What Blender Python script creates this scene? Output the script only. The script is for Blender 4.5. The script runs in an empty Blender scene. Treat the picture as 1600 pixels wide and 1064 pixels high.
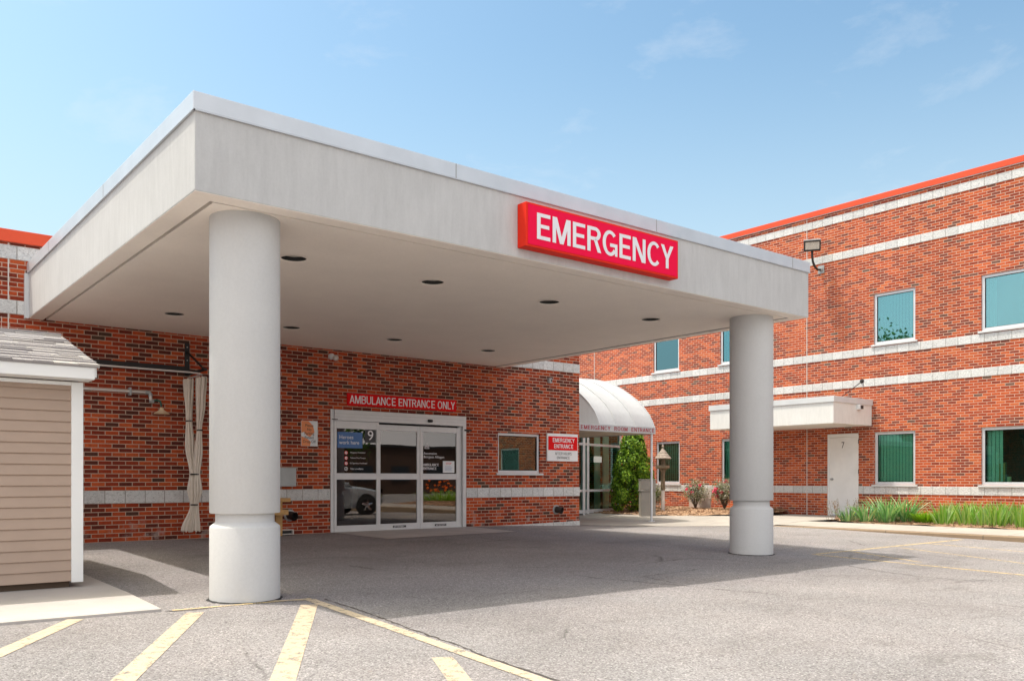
import bpy, bmesh, math, random
from mathutils import Vector, Matrix
random.seed(7)
R = math.radians
sc = bpy.context.scene
C = sc.collection

# ---------------------------------------------------------------- camera
TH = 38.758
cam_d = bpy.data.cameras.new('camera'); cam = bpy.data.objects.new('camera', cam_d); C.objects.link(cam)
cam.location = (0, 0, 0.99); cam.rotation_euler = (R(90), 0, R(-TH))
cam_d.sensor_width = 36; cam_d.lens = 1349/1600*36
cam_d.shift_y = (749-532)/1600
cam_d.clip_end = 2000; cam_d.clip_start = 0.05
sc.camera = cam

# ---------------------------------------------------------------- light
SUN = Vector((-0.27, 0.25, 1.0)).normalized()          # towards the sun
EL = math.asin(SUN.z); AZ = math.atan2(SUN.x, SUN.y)
world = bpy.data.worlds.new('World'); sc.world = world; world.use_nodes = True
wn = world.node_tree; wn.nodes.clear()
w_out = wn.nodes.new('ShaderNodeOutputWorld'); w_bg = wn.nodes.new('ShaderNodeBackground')
sky = wn.nodes.new('ShaderNodeTexSky'); sky.sky_type = 'NISHITA'; sky.sun_disc = False
sky.sun_elevation = EL; sky.sun_rotation = AZ; sky.air_density = 1.0; sky.dust_density = 3.2; sky.ozone_density = 1.0
w_bg.inputs[1].default_value = 0.15
w_tc = wn.nodes.new('ShaderNodeTexCoord'); w_map = wn.nodes.new('ShaderNodeMapping')
w_map.inputs['Scale'].default_value = (1.0, 1.0, 2.6); w_map.inputs['Location'].default_value = (3.1, 1.7, .4)
w_no = wn.nodes.new('ShaderNodeTexNoise'); w_no.inputs['Scale'].default_value = 5.0; w_no.inputs['Detail'].default_value = 9
w_no.inputs['Roughness'].default_value = 0.62; w_no.inputs['Distortion'].default_value = 0.25
w_cr = wn.nodes.new('ShaderNodeValToRGB'); w_cr.color_ramp.elements[0].position = 0.57; w_cr.color_ramp.elements[1].position = 0.84
w_cr.color_ramp.elements[1].color = (.38, .38, .38, 1)
w_tn = wn.nodes.new('ShaderNodeMixRGB'); w_tn.blend_type = 'MULTIPLY'; w_tn.inputs[0].default_value = 1; w_tn.inputs[2].default_value = (.340, .366, .316, 1)
w_gm = wn.nodes.new('ShaderNodeGamma'); w_gm.inputs[1].default_value = 1.4
w_sc = wn.nodes.new('ShaderNodeMixRGB'); w_sc.blend_type = 'MULTIPLY'; w_sc.inputs[0].default_value = 1; w_sc.inputs[2].default_value = (2.25, 2.25, 2.25, 1)
w_mx = wn.nodes.new('ShaderNodeMixRGB'); w_mx.inputs[2].default_value = (3.4, 3.5, 3.6, 1)
wn.links.new(w_tc.outputs['Generated'], w_map.inputs[0]); wn.links.new(w_map.outputs[0], w_no.inputs['Vector'])
wn.links.new(w_no.outputs[0], w_cr.inputs[0]); wn.links.new(w_cr.outputs[0], w_mx.inputs[0])
wn.links.new(sky.outputs[0], w_tn.inputs[1]); wn.links.new(w_tn.outputs[0], w_gm.inputs[0]); wn.links.new(w_gm.outputs[0], w_sc.inputs[1]); w_sx = wn.nodes.new('ShaderNodeSeparateXYZ'); wn.links.new(w_tc.outputs['Generated'], w_sx.inputs[0])      # pale haze low over the horizon
w_hr = wn.nodes.new('ShaderNodeValToRGB'); w_hr.color_ramp.elements[0].position = .02; w_hr.color_ramp.elements[0].color = (.92, .92, .92, 1)
w_hr.color_ramp.elements[1].position = .50; w_hr.color_ramp.elements[1].color = (0, 0, 0, 1); w_hr.color_ramp.interpolation = 'EASE'
w_hm = wn.nodes.new('ShaderNodeMixRGB'); w_hm.inputs[2].default_value = (2.45, 2.95, 3.25, 1)
wn.links.new(w_sx.outputs[2], w_hr.inputs[0]); wn.links.new(w_hr.outputs[0], w_hm.inputs[0]); wn.links.new(w_sc.outputs[0], w_hm.inputs[1]); wn.links.new(w_hm.outputs[0], w_mx.inputs[1]); w_dp = wn.nodes.new('ShaderNodeVectorMath'); w_dp.operation = 'DOT_PRODUCT'; w_dp.inputs[1].default_value = (-.62, -.78, 0)
wn.links.new(w_tc.outputs['Generated'], w_dp.inputs[0])                    # unseen bank of bright cloud behind the camera, added to lift the ambient light
w_n2 = wn.nodes.new('ShaderNodeTexNoise'); w_n2.inputs['Scale'].default_value = 2.4; w_n2.inputs['Detail'].default_value = 8; wn.links.new(w_tc.outputs['Generated'], w_n2.inputs['Vector'])
w_ad = wn.nodes.new('ShaderNodeMath'); w_ad.operation = 'MULTIPLY_ADD'; w_ad.inputs[1].default_value = .9; w_ad.inputs[2].default_value = -.45
wn.links.new(w_n2.outputs[0], w_ad.inputs[0]); w_a2 = wn.nodes.new('ShaderNodeMath'); w_a2.operation = 'ADD'; wn.links.new(w_ad.outputs[0], w_a2.inputs[0]); wn.links.new(w_dp.outputs['Value'], w_a2.inputs[1])
w_c2 = wn.nodes.new('ShaderNodeValToRGB'); w_c2.color_ramp.elements[0].position = .05; w_c2.color_ramp.elements[1].position = .45; w_c2.color_ramp.elements[1].color = (.85, .85, .85, 1)
wn.links.new(w_a2.outputs[0], w_c2.inputs[0]); w_m2 = wn.nodes.new('ShaderNodeMixRGB'); w_m2.inputs[2].default_value = (5.8, 5.65, 5.55, 1)
wn.links.new(w_c2.outputs[0], w_m2.inputs[0]); wn.links.new(w_mx.outputs[0], w_m2.inputs[1]); wn.links.new(w_m2.outputs[0], w_bg.inputs[0]); wn.links.new(w_bg.outputs[0], w_out.inputs[0])
sun_d = bpy.data.lights.new('sun', 'SUN'); sun_d.energy = 1.95; sun_d.angle = R(0.55); sun_d.color = (1.0, .945, .88)
sun = bpy.data.objects.new('sun', sun_d); C.objects.link(sun)
sun.rotation_euler = (-SUN).to_track_quat('-Z', 'Y').to_euler(); sun.location = (0, 0, 20)
sc.view_settings.view_transform = 'Standard'; sc.view_settings.look = 'None'
sc.view_settings.exposure = 0.95; sc.view_settings.gamma = 1.0; sc.view_settings.use_curve_mapping = False
sc.render.engine = 'CYCLES'; sc.cycles.max_bounces = 8; sc.cycles.transparent_max_bounces = 12

# ---------------------------------------------------------------- node helpers
class NT:
    def __init__(s, name):
        s.m = bpy.data.materials.new(name); s.m.use_nodes = True; s.t = s.m.node_tree; s.t.nodes.clear()
        s.out = s.n('ShaderNodeOutputMaterial')
    def n(s, typ, **kw):
        nd = s.t.nodes.new(typ)
        for k, v in kw.items(): setattr(nd, k, v)
        return nd
    def link(s, a, b): s.t.links.new(a, b)
    def math(s, op, a, b=None, c=None, clamp=False):
        nd = s.n('ShaderNodeMath', operation=op); nd.use_clamp = clamp
        for i, v in enumerate((a, b, c)):
            if v is None: continue
            if isinstance(v, (int, float)): nd.inputs[i].default_value = v
            else: s.link(v, nd.inputs[i])
        return nd.outputs[0]
    def pos(s): return s.n('ShaderNodeNewGeometry').outputs['Position']
    def scale(s, vec, sx, sy, sz):
        nd = s.n('ShaderNodeMapping'); nd.inputs['Scale'].default_value = (sx, sy, sz); s.link(vec, nd.inputs[0]); return nd.outputs[0]
    def noise(s, vec, scale, detail=4, rough=.55, out=0, dist=0):
        nd = s.n('ShaderNodeTexNoise'); nd.inputs['Scale'].default_value = scale; nd.inputs['Detail'].default_value = detail
        nd.inputs['Roughness'].default_value = rough; nd.inputs['Distortion'].default_value = dist; s.link(vec, nd.inputs['Vector']); return nd.outputs[out]
    def ramp(s, fac, stops, interp='LINEAR'):
        nd = s.n('ShaderNodeValToRGB'); cr = nd.color_ramp; cr.interpolation = interp
        while len(cr.elements) < len(stops): cr.elements.new(0.5)
        for e, (p, c) in zip(cr.elements, stops):
            e.position = p; e.color = (c, c, c, 1) if isinstance(c, (int, float)) else (*c, 1)
        s.link(fac, nd.inputs[0]); return nd.outputs[0]
    def mix(s, fac, a, b, mode='MIX'):
        nd = s.n('ShaderNodeMixRGB', blend_type=mode)
        for i, v in enumerate((fac, a, b)):
            if isinstance(v, (int, float)): nd.inputs[i].default_value = v if i == 0 else (v, v, v, 1)
            elif isinstance(v, tuple): nd.inputs[i].default_value = (*v, 1)
            else: s.link(v, nd.inputs[i])
        return nd.outputs[0]
    def bump(s, h, strength, dist=.01, normal=None):
        nd = s.n('ShaderNodeBump'); nd.inputs['Strength'].default_value = strength; nd.inputs['Distance'].default_value = dist
        s.link(h, nd.inputs['Height'])
        if normal is not None: s.link(normal, nd.inputs['Normal'])
        return nd.outputs[0]
    def pbr(s, col, rough=.7, metal=0, normal=None, spec=.5, **kw):
        p = s.n('ShaderNodeBsdfPrincipled')
        if isinstance(col, tuple): p.inputs['Base Color'].default_value = (*col, 1)
        else: s.link(col, p.inputs['Base Color'])
        if isinstance(rough, (int, float)): p.inputs['Roughness'].default_value = rough
        else: s.link(rough, p.inputs['Roughness'])
        p.inputs['Metallic'].default_value = metal; p.inputs['Specular IOR Level'].default_value = spec
        if normal is not None: s.link(normal, p.inputs['Normal'])
        for k, v in kw.items(): p.inputs[k].default_value = v
        s.link(p.outputs[0], s.out.inputs[0]); return p

def simple(name, col, rough=.6, metal=0, nscale=6, namt=.12, bscale=60, bstr=.0, spec=.5, **kw):
    t = NT(name); P = t.pos()
    no = t.noise(P, nscale, 5)
    c = t.mix(1.0, t.ramp(no, [(0.3, 1-namt), (0.7, 1+namt*.0+0.0 if False else 1.0)]), col, 'MULTIPLY')
    nrm = t.bump(t.noise(P, bscale, 3), bstr, .005) if bstr else None
    t.pbr(c, rough, metal, nrm, spec, **kw); return t.m

def brick_mat(name, dark=.3, tint=(1, 1, 1), mort=((.44, .36, .30), (.62, .53, .46)), dk=1.0):
    t = NT(name); geo = t.n('ShaderNodeNewGeometry'); P = geo.outputs['Position']; N = geo.outputs['True Normal']
    sp = t.n('ShaderNodeSeparateXYZ'); t.link(P, sp.inputs[0]); sn = t.n('ShaderNodeSeparateXYZ'); t.link(N, sn.inputs[0])
    isx = t.math('GREATER_THAN', t.math('ABSOLUTE', sn.outputs[0]), .5)
    u = t.math('ADD', t.math('MULTIPLY', sp.outputs[0], t.math('SUBTRACT', 1.0, isx)), t.math('MULTIPLY', t.math('ADD', sp.outputs[1], .06), isx))
    bw, bh = .2032, .0677
    v = t.math('DIVIDE', t.math('ADD', sp.outputs[2], 10*bh+.0), bh)
    row = t.math('FLOOR', v); fv = t.math('FRACT', v)
    off = t.math('MULTIPLY', t.math('MODULO', row, 2.0), .5)
    uu = t.math('ADD', t.math('DIVIDE', t.math('ADD', u, 100.0), bw), off)
    col = t.math('FLOOR', uu); fu = t.math('FRACT', uu)
    eu = t.math('MULTIPLY', t.math('MINIMUM', fu, t.math('SUBTRACT', 1.0, fu)), bw)
    ev = t.math('MULTIPLY', t.math('MINIMUM', fv, t.math('SUBTRACT', 1.0, fv)), bh)
    wob = t.math('MULTIPLY', t.math('SUBTRACT', t.noise(P, 45, 3), .5), .004)
    e = t.math('ADD', t.math('MINIMUM', eu, ev), wob)
    mr = t.n('ShaderNodeMapRange'); mr.inputs[1].default_value = .0044; mr.inputs[2].default_value = .0070
    t.link(e, mr.inputs[0]); mask = mr.outputs[0]
    cb = t.n('ShaderNodeCombineXYZ'); t.link(col, cb.inputs[0]); t.link(row, cb.inputs[1]); t.link(isx, cb.inputs[2])
    wn_ = t.n('ShaderNodeTexWhiteNoise', noise_dimensions='3D'); t.link(cb.outputs[0], wn_.inputs['Vector'])
    d = dark
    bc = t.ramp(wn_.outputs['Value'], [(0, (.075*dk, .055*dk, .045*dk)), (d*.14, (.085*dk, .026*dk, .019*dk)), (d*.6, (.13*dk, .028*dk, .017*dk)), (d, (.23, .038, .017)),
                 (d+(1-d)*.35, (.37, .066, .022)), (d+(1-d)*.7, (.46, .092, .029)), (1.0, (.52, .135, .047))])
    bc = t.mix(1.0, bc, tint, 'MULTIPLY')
    inb = t.mix(1.0, bc, t.ramp(t.noise(P, 30, 5, .7), [(.25, .62), (.5, 1.0), (.8, 1.25)]), 'MULTIPLY')
    inb = t.mix(1.0, inb, t.ramp(t.noise(t.scale(P, 1, 1, .35), .8, 5), [(.3, .82), (.7, 1.12)]), 'MULTIPLY')
    mo = t.mix(t.noise(P, 90, 2), *mort)
    # pale lime bloom close to the ground, with its own ragged shape
    bl = t.math('MULTIPLY', t.ramp(t.noise(P, 5.5, 6, .6), [(.56, 0.0), (.68, 1.0)]), t.ramp(t.math('MULTIPLY', sp.outputs[2], 1.0), [(.10, .6), (.42, 0.0)]))
    cc = t.mix(mask, mo, inb); cc = t.mix(bl, cc, (.42, .33, .30))
    hgt = t.math('ADD', t.math('MULTIPLY', mask, 1.0), t.math('MULTIPLY', t.noise(P, 160, 3), .35))
    t.pbr(cc, .85, 0, t.bump(hgt, .55, .006), .3); return t.m

def stone_mat(name, base=(.60, .58, .545), jw=.3048):
    t = NT(name); geo = t.n('ShaderNodeNewGeometry'); P = geo.outputs['Position']; N = geo.outputs['True Normal']
    sp = t.n('ShaderNodeSeparateXYZ'); t.link(P, sp.inputs[0]); sn = t.n('ShaderNodeSeparateXYZ'); t.link(N, sn.inputs[0])
    isx = t.math('GREATER_THAN', t.math('ABSOLUTE', sn.outputs[0]), .5)
    u = t.math('ADD', t.math('MULTIPLY', sp.outputs[0], t.math('SUBTRACT', 1.0, isx)), t.math('MULTIPLY', sp.outputs[1], isx))
    uu = t.math('DIVIDE', t.math('ADD', u, 90.05), jw); fu = t.math('FRACT', uu)
    e = t.math('MULTIPLY', t.math('MINIMUM', fu, t.math('SUBTRACT', 1.0, fu)), jw)
    mr = t.n('ShaderNodeMapRange'); mr.inputs[1].default_value = .003; mr.inputs[2].default_value = .0065; t.link(e, mr.inputs[0]); mask = mr.outputs[0]
    vo = t.n('ShaderNodeTexWhiteNoise', noise_dimensions='1D'); t.link(t.math('FLOOR', uu), vo.inputs['W'])
    rough = t.noise(P, 22, 8, .72, dist=.6)
    pit = t.ramp(t.noise(t.scale(P, 1, 1, 1.6), 34, 4, .6, dist=1.2), [(.36, .62), (.47, 1.0)])
    c = t.mix(1.0, t.ramp(vo.outputs[0], [(0, tuple(x*.90 for x in base)), (1, tuple(min(1, x*1.06) for x in base))]), t.ramp(rough, [(.3, .84), (.65, 1.06)]), 'MULTIPLY')
    c = t.mix(1.0, c, pit, 'MULTIPLY'); c = t.mix(mask, (.30, .27, .24), c)
    t.pbr(c, .9, 0, t.bump(t.math('ADD', rough, t.math('MULTIPLY', mask, .4)), .9, .022), .25); return t.m

def stucco_mat(name, base, streak=.5, rough=.88, mott=.05):
    t = NT(name); P = t.pos()
    st = t.ramp(t.noise(t.scale(P, 5.5, 5.5, .8), 2.6, 9, .72), [(.38, 1.0), (.72, 1.0-streak*.34)])
    mot = t.ramp(t.noise(P, 1.6, 6, .6), [(.3, 1-mott), (.7, 1.02)])
    spk = t.ramp(t.noise(P, 38, 5, .7), [(.25, .955), (.6, 1.01)])
    c = t.mix(1.0, t.mix(1.0, t.mix(1.0, st, mot, 'MULTIPLY'), spk, 'MULTIPLY'), base, 'MULTIPLY')
    t.pbr(c, rough, 0, t.bump(t.noise(P, 130, 4, .65), .28, .006), .3); return t.m

def asphalt_mat():
    t = NT('asphalt'); P = t.pos()
    vo = t.n('ShaderNodeTexVoronoi', feature='F1'); vo.inputs['Scale'].default_value = 88; t.link(P, vo.inputs['Vector'])
    vs = t.n('ShaderNodeSeparateColor'); t.link(vo.outputs['Color'], vs.inputs[0])
    agg = t.ramp(vs.outputs[0], [(0, (.130, .120, .119)), (.14, (.212, .196, .195)), (.5, (.270, .252, .251)), (.86, (.314, .293, .291)), (1, (.44, .412, .408))])
    fine = t.ramp(t.noise(P, 210, 3, .7), [(.3, .72), (.6, 1.1)])
    c = t.mix(1.0, agg, fine, 'MULTIPLY')
    c = t.mix(1.0, c, t.ramp(t.noise(P, .55, 6, .6), [(.32, .83), (.68, 1.10)]), 'MULTIPLY')
    c = t.mix(1.0, c, t.mix(t.noise(P, .9, 3), (1.04, .99, .97), (.98, 1.0, 1.0)), 'MULTIPLY')
    # oily traffic stains
    stn = t.ramp(t.noise(t.scale(P, .8, 1.6, 1), .75, 6, .68, dist=.5), [(.56, 0.0), (.74, .42)])
    c = t.mix(stn, c, (.10, .088, .08))
    # rusty iron specks
    rs = t.ramp(t.noise(P, 26, 3, .8), [(.66, 0.0), (.72, .5)]); c = t.mix(rs, c, (.26, .17, .12))
    # hairline cracks
    wp = t.mix(.16, P, t.noise(P, 1.7, 5, .7, out=1))
    ve = t.n('ShaderNodeTexVoronoi', feature='DISTANCE_TO_EDGE'); ve.inputs['Scale'].default_value = .42; t.link(wp, ve.inputs['Vector'])
    ck = t.ramp(ve.outputs['Distance'], [(.0015, 1.0), (.0055, 0.0)])
    ck = t.math('MULTIPLY', ck, t.ramp(t.noise(P, .8, 3), [(.52, 0.0), (.60, .6)])); c = t.mix(ck, c, (.055, .048, .044))
    h = t.math('ADD', t.math('MULTIPLY', vo.outputs['Distance'], -1.4), t.noise(P, 190, 2))
    t.pbr(c, .92, 0, t.bump(h, .5, .008), .25); return t.m

def concrete_mat(name, base, jx=None, jy=None):
    t = NT(name); P = t.pos()
    c = t.mix(1.0, t.ramp(t.noise(P, 1.3, 7, .62), [(.3, .84), (.7, 1.07)]), base, 'MULTIPLY')
    c = t.mix(1.0, c, t.ramp(t.noise(P, 120, 4, .7), [(.3, .86), (.6, 1.04)]), 'MULTIPLY')
    c = t.mix(t.ramp(t.noise(t.scale(P, 1, 2.2, 1), 3.0, 5, .7), [(.62, 0.0), (.78, .35)]), c, (.20, .165, .13))
    if jx or jy:
        sp = t.n('ShaderNodeSeparateXYZ'); t.link(P, sp.inputs[0])
        for ax, st in ((0, jx), (1, jy)):
            if not st: continue
            f = t.math('FRACT', t.math('DIVIDE', t.math('ADD', sp.outputs[ax], 200), st))
            e = t.math('MULTIPLY', t.math('MINIMUM', f, t.math('SUBTRACT', 1.0, f)), st)
            c = t.mix(t.ramp(e, [(.006, .75), (.011, 0.0)]), c, (.10, .085, .07))
    t.pbr(c, .88, 0, t.bump(t.noise(P, 150, 4), .3, .005), .3); return t.m

def paint_line_mat():
    t = NT('worn_yellow_line_paint'); P = t.pos()
    w = t.math('ADD', t.math('MULTIPLY', t.noise(P, 14, 6, .75), .65), t.math('MULTIPLY', t.noise(P, 95, 4, .7), .35))
    k = t.ramp(w, [(.395, 0.0), (.475, .96)])
    y = t.mix(t.noise(P, 4, 4), (.51, .405, .285), (.57, .465, .34))
    t.pbr(y, .8, 0, t.bump(t.noise(P, 190, 3), .3, .004), .3)
    p = [n for n in t.t.nodes if n.type == 'BSDF_PRINCIPLED'][0]
    tr = t.n('ShaderNodeBsdfTransparent'); mx = t.n('ShaderNodeMixShader'); t.link(k, mx.inputs[0]); t.link(tr.outputs[0], mx.inputs[1]); t.link(p.outputs[0], mx.inputs[2])
    t.link(mx.outputs[0], t.out.inputs[0]); return t.m

def faded_line_mat():
    m = paint_line_mat(); m.name = 'faded_yellow_line_paint'
    for n in m.node_tree.nodes:
        if n.type == 'VALTORGB' and abs(n.color_ramp.elements[0].position-.395) < .001:
            n.color_ramp.elements[0].position = .40; n.color_ramp.elements[1].position = .54; n.color_ramp.elements[1].color = (.85, .85, .85, 1)
        if n.type == 'MIX_RGB' and abs(n.inputs[1].default_value[0]-.51) < .001: n.inputs[1].default_value = (.60, .45, .22, 1); n.inputs[2].default_value = (.68, .53, .30, 1)
    return m

def glass_mat(name, tint, refl, ior=1.5, boost=.0, rough=.0):
    t = NT(name)
    tr = t.n('ShaderNodeBsdfTransparent'); tr.inputs[0].default_value = (*tint, 1)
    gl = t.n('ShaderNodeBsdfGlossy'); gl.inputs[0].default_value = (*refl, 1); gl.inputs['Roughness'].default_value = rough
    P = t.pos(); nb = t.bump(t.noise(P, 1.2, 2), .012, .05); t.link(nb, gl.inputs['Normal'])
    fr = t.n('ShaderNodeFresnel'); fr.inputs[0].default_value = ior
    f = t.math('ADD', t.math('MULTIPLY', fr.outputs[0], 1.6), boost, clamp=True)
    mx = t.n('ShaderNodeMixShader'); t.link(f, mx.inputs[0]); t.link(tr.outputs[0], mx.inputs[1]); t.link(gl.outputs[0], mx.inputs[2])
    t.link(mx.outputs[0], t.out.inputs[0]); return t.m

def leaf_mat(name, cols, trans=.35, rough=.5):
    t = NT(name); g = t.n('ShaderNodeNewGeometry')
    c = t.ramp(g.outputs['Random Per Island'], [(i/(len(cols)-1), cc) for i, cc in enumerate(cols)])
    p = t.n('ShaderNodeBsdfPrincipled'); t.link(c, p.inputs['Base Color']); p.inputs['Roughness'].default_value = rough; p.inputs['Specular IOR Level'].default_value = .35
    tl = t.n('ShaderNodeBsdfTranslucent'); t.link(t.mix(1.0, c, (1.3, 1.35, .6), 'MULTIPLY'), tl.inputs[0])
    mx = t.n('ShaderNodeMixShader'); mx.inputs[0].default_value = trans; t.link(p.outputs[0], mx.inputs[1]); t.link(tl.outputs[0], mx.inputs[2])
    t.link(mx.outputs[0], t.out.inputs[0]); return t.m

def chip_mat(name, cols):
    t = NT(name); g = t.n('ShaderNodeNewGeometry'); P = g.outputs['Position']
    c = t.ramp(g.outputs['Random Per Island'], [(i/(len(cols)-1), cc) for i, cc in enumerate(cols)])
    c2 = t.ramp(t.noise(P, 42, 5, .8), [(.3, cols[0]), (.5, cols[len(cols)//2]), (.7, cols[-1])])
    c = t.mix(.55, c, c2); t.pbr(c, .9, 0, t.bump(t.noise(P, 60, 4, .8), 1.0, .03), .2); return t.m

def shingle_mat():
    t = NT('asphalt_shingle'); g = t.n('ShaderNodeNewGeometry'); P = g.outputs['Position']
    c = t.ramp(g.outputs['Random Per Island'], [(0, (.27, .25, .25)), (.3, (.345, .32, .32)), (.65, (.39, .37, .375)), (.9, (.44, .41, .39)), (1, (.50, .47, .44))])
    c = t.mix(1.0, c, t.ramp(t.noise(P, 230, 3, .8), [(.3, .7), (.6, 1.1)]), 'MULTIPLY')
    t.pbr(c, .95, 0, t.bump(t.noise(P, 230, 2), .4, .004), .2); return t.m

M = {}
M['brick_shade'] = brick_mat('red_brick_shade_toned', .36, (1.0, .74, .58), ((.42, .295, .22), (.56, .405, .315)), 1.1)  # same brick as the wing, canopy shade mixed into a redder, darker palette
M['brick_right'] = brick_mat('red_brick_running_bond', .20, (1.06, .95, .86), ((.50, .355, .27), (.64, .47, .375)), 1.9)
M['stone'] = stone_mat('split_face_block', (.69, .685, .675))
M['stucco'] = stucco_mat('stained_stucco', (.535, .53, .525), .36)
M['soffit'] = stucco_mat('soffit_stucco', (.93, .85, .77), .04, mott=.03)
M['column'] = stucco_mat('column_stucco', (.555, .55, .545), .06, mott=.03)
M['stucco_small'] = stucco_mat('cream_stucco', (.76, .745, .72), .30)
M['cap_metal'] = simple('brushed_coping_metal', (.60, .63, .67), .42, .35, 3, .10)
M['cap_white'] = simple('white_coping_metal', (.63, .64, .65), .5, .0, 3, .08)
M['red_coping'] = simple('red_coping_metal', (.74, .085, .030), .5, 0, 2, .10, spec=.3)
M['groove'] = simple('groove_shadow_gap', (.26, .20, .165), .9)
M['asphalt'] = asphalt_mat()
M['concrete'] = concrete_mat('sidewalk_concrete', (.40, .355, .315), jy=1.52)
M['plaza'] = concrete_mat('plaza_concrete', (.38, .345, .31), jx=2.4, jy=2.4)
M['pad'] = concrete_mat('pad_concrete', (.48, .44, .41))
M['kerb'] = concrete_mat('kerb_concrete', (.27, .195, .13), jy=1.9)
M['line'] = paint_line_mat(); M['line_faded'] = faded_line_mat()
M['sign_red'] = simple('sign_red_face', (.86, .006, .060), .7, 0, 2, .06, spec=.12)
M['sign_red_side'] = simple('sign_red_cabinet', (.76, .030, .012), .6, 0, 2, .1, spec=.15)
M['sign_red_flat'] = simple('sign_red_flat', (.72, .008, .010), .7, 0, 4, .08, spec=.12)
M['letter_white'] = simple('letter_white', (.80, .78, .80), .45, 0, 5, .05)
M['letter_dark'] = simple('letter_dark', (.03, .03, .035), .5)
M['letter_red'] = simple('letter_red', (.34, .01, .03), .7, spec=.2)
M['white_panel'] = simple('white_panel', (.76, .77, .78), .4, 0, 3, .06)
M['alu'] = simple('window_aluminium', (.66, .68, .71), .42, .25, 5, .08)
M['door_frame'] = simple('door_frame_white', (.66, .655, .66), .42, .15, 5, .08)
M['door_paint'] = simple('white_door_paint', (.82, .81, .80), .5, 0, 2.5, .10)
M['vinyl'] = simple('beige_vinyl_siding', (.395, .29, .225), .55, 0, 3, .08, 200, .12)
M['trim_white'] = simple('white_vinyl_trim', (.80, .80, .79), .5, 0, 2, .05)
M['shingle'] = shingle_mat()
M['black_metal'] = simple('black_metal', (.022, .020, .020), .5, .3)
M['bronze'] = simple('bronze_metal', (.05, .045, .042), .5, .5)
M['grey_metal'] = simple('grey_metal', (.40, .41, .41), .5, .4)
M['pipe_white'] = simple('white_pipe', (.66, .60, .56), .5)
M['cream_enamel'] = simple('cream_enamel', (.74, .56, .36), .4)
M['green_enamel'] = simple('green_enamel', (.02, .09, .06), .4)
M['wood_new'] = simple('raw_yellow_wood', (.58, .34, .13), .7, 0, 14, .25)
M['wood_grey'] = simple('weathered_wood', (.23, .175, .115), .85, 0, 22, .45, 60, .3)
M['bin'] = simple('bin_taupe_plastic', (.29, .265, .235), .6, 0, 5, .12, 120, .15)
M['awning'] = stucco_mat('white_awning_fabric', (.47, .475, .49), .25, .75)
M['awning_under'] = simple('awning_underside', (.55, .47, .38), .8, 0, 1.5, .2)
M['glass_teal'] = glass_mat('teal_reflective_glass', (.50, .86, .86), (.38, .65, .70), 1.5, .36)
M['glass_green'] = glass_mat('green_tinted_glass', (.72, .985, .90), (.42, .75, .68), 1.45, .08)
M['glass_clear'] = glass_mat('bronze_clear_glass', (.50, .46, .42), (.72, .68, .66), 1.5, .10)
M['glass_office'] = glass_mat('office_glass', (.55, .72, .64), (.40, .50, .46), 1.5, .22)
M['blind'] = simple('vertical_blind_fabric', (.84, .86, .80), .8)
M['room'] = simple('dark_room', (.085, .08, .075), .95)
M['room_beige'] = simple('beige_room', (.20, .17, .14), .95)
M['lens'] = simple('lamp_lens', (.62, .58, .50), .25, 0, 40, .35)
M['dark_can'] = simple('black_baffle', (.012, .011, .010), .6)
M['curtain'] = simple('cream_curtain_fabric', (.76, .68, .59), .9, 0, 8, .12, 220, .3)
M['black_band'] = simple('black_tie', (.015, .015, .015), .8)
M['rubber'] = simple('rubber', (.02, .02, .02), .8)
M['blue_sign'] = simple('blue_poster', (.055, .15, .38), .4)
M['orange_sign'] = simple('orange_faded_ink', (.85, .30, .12), .6)
M['soot'] = simple('door_bottom_label', (.06, .06, .06), .6)
M['car_paint'] = simple('silver_car_paint', (.50, .55, .60), .25, .4, 2, .03)
M['car_glass'] = simple('car_glass', (.02, .025, .03), .08)
M['chrome'] = simple('chrome', (.7, .7, .72), .15, 1.0, 3, .02)
M['mulch'] = chip_mat('wood_mulch', [(.15, .075, .045), (.32, .18, .11), (.46, .29, .18), (.58, .40, .27)])
M['arbor'] = leaf_mat('arborvitae_leaves', [(.018, .05, .006), (.08, .19, .012), (.20, .36, .025), (.36, .50, .05)], .3)
M['iris'] = leaf_mat('iris_leaves', [(.10, .25, .03), (.17, .36, .05), (.25, .43, .07), (.36, .48, .15), (.26, .38, .19)], .4)
M['iris_blue'] = leaf_mat('blue_iris_leaves', [(.07, .20, .06), (.14, .32, .12), (.25, .42, .21), (.46, .52, .26)], .3)
M['mound'] = leaf_mat('grass_mound_leaves', [(.10, .24, .01), (.18, .36, .02), (.28, .44, .04)], .4)
M['rose_leaf'] = leaf_mat('rose_leaves', [(.09, .11, .06), (.20, .22, .15), (.34, .34, .27), (.48, .44, .40)], .25)
M['rose_flower'] = leaf_mat('rose_flowers', [(.66, .01, .07), (.78, .06, .20), (.85, .35, .45)], .3)
M['twig'] = simple('twig_bark', (.09, .06, .04), .9)
M['straw'] = leaf_mat('dry_stems', [(.12, .07, .04), (.24, .15, .09), (.34, .24, .15)], .1)
M['tree_leaf'] = leaf_mat('tree_leaves', [(.04, .09, .018), (.09, .17, .03), (.14, .24, .05)], .35)
M['lily'] = leaf_mat('orange_lily_flowers', [(.85, .16, .01), (.90, .24, .02)], .3)
M['dark_brick'] = simple('distant_brown_brick', (.085, .045, .03), .9)

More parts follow.
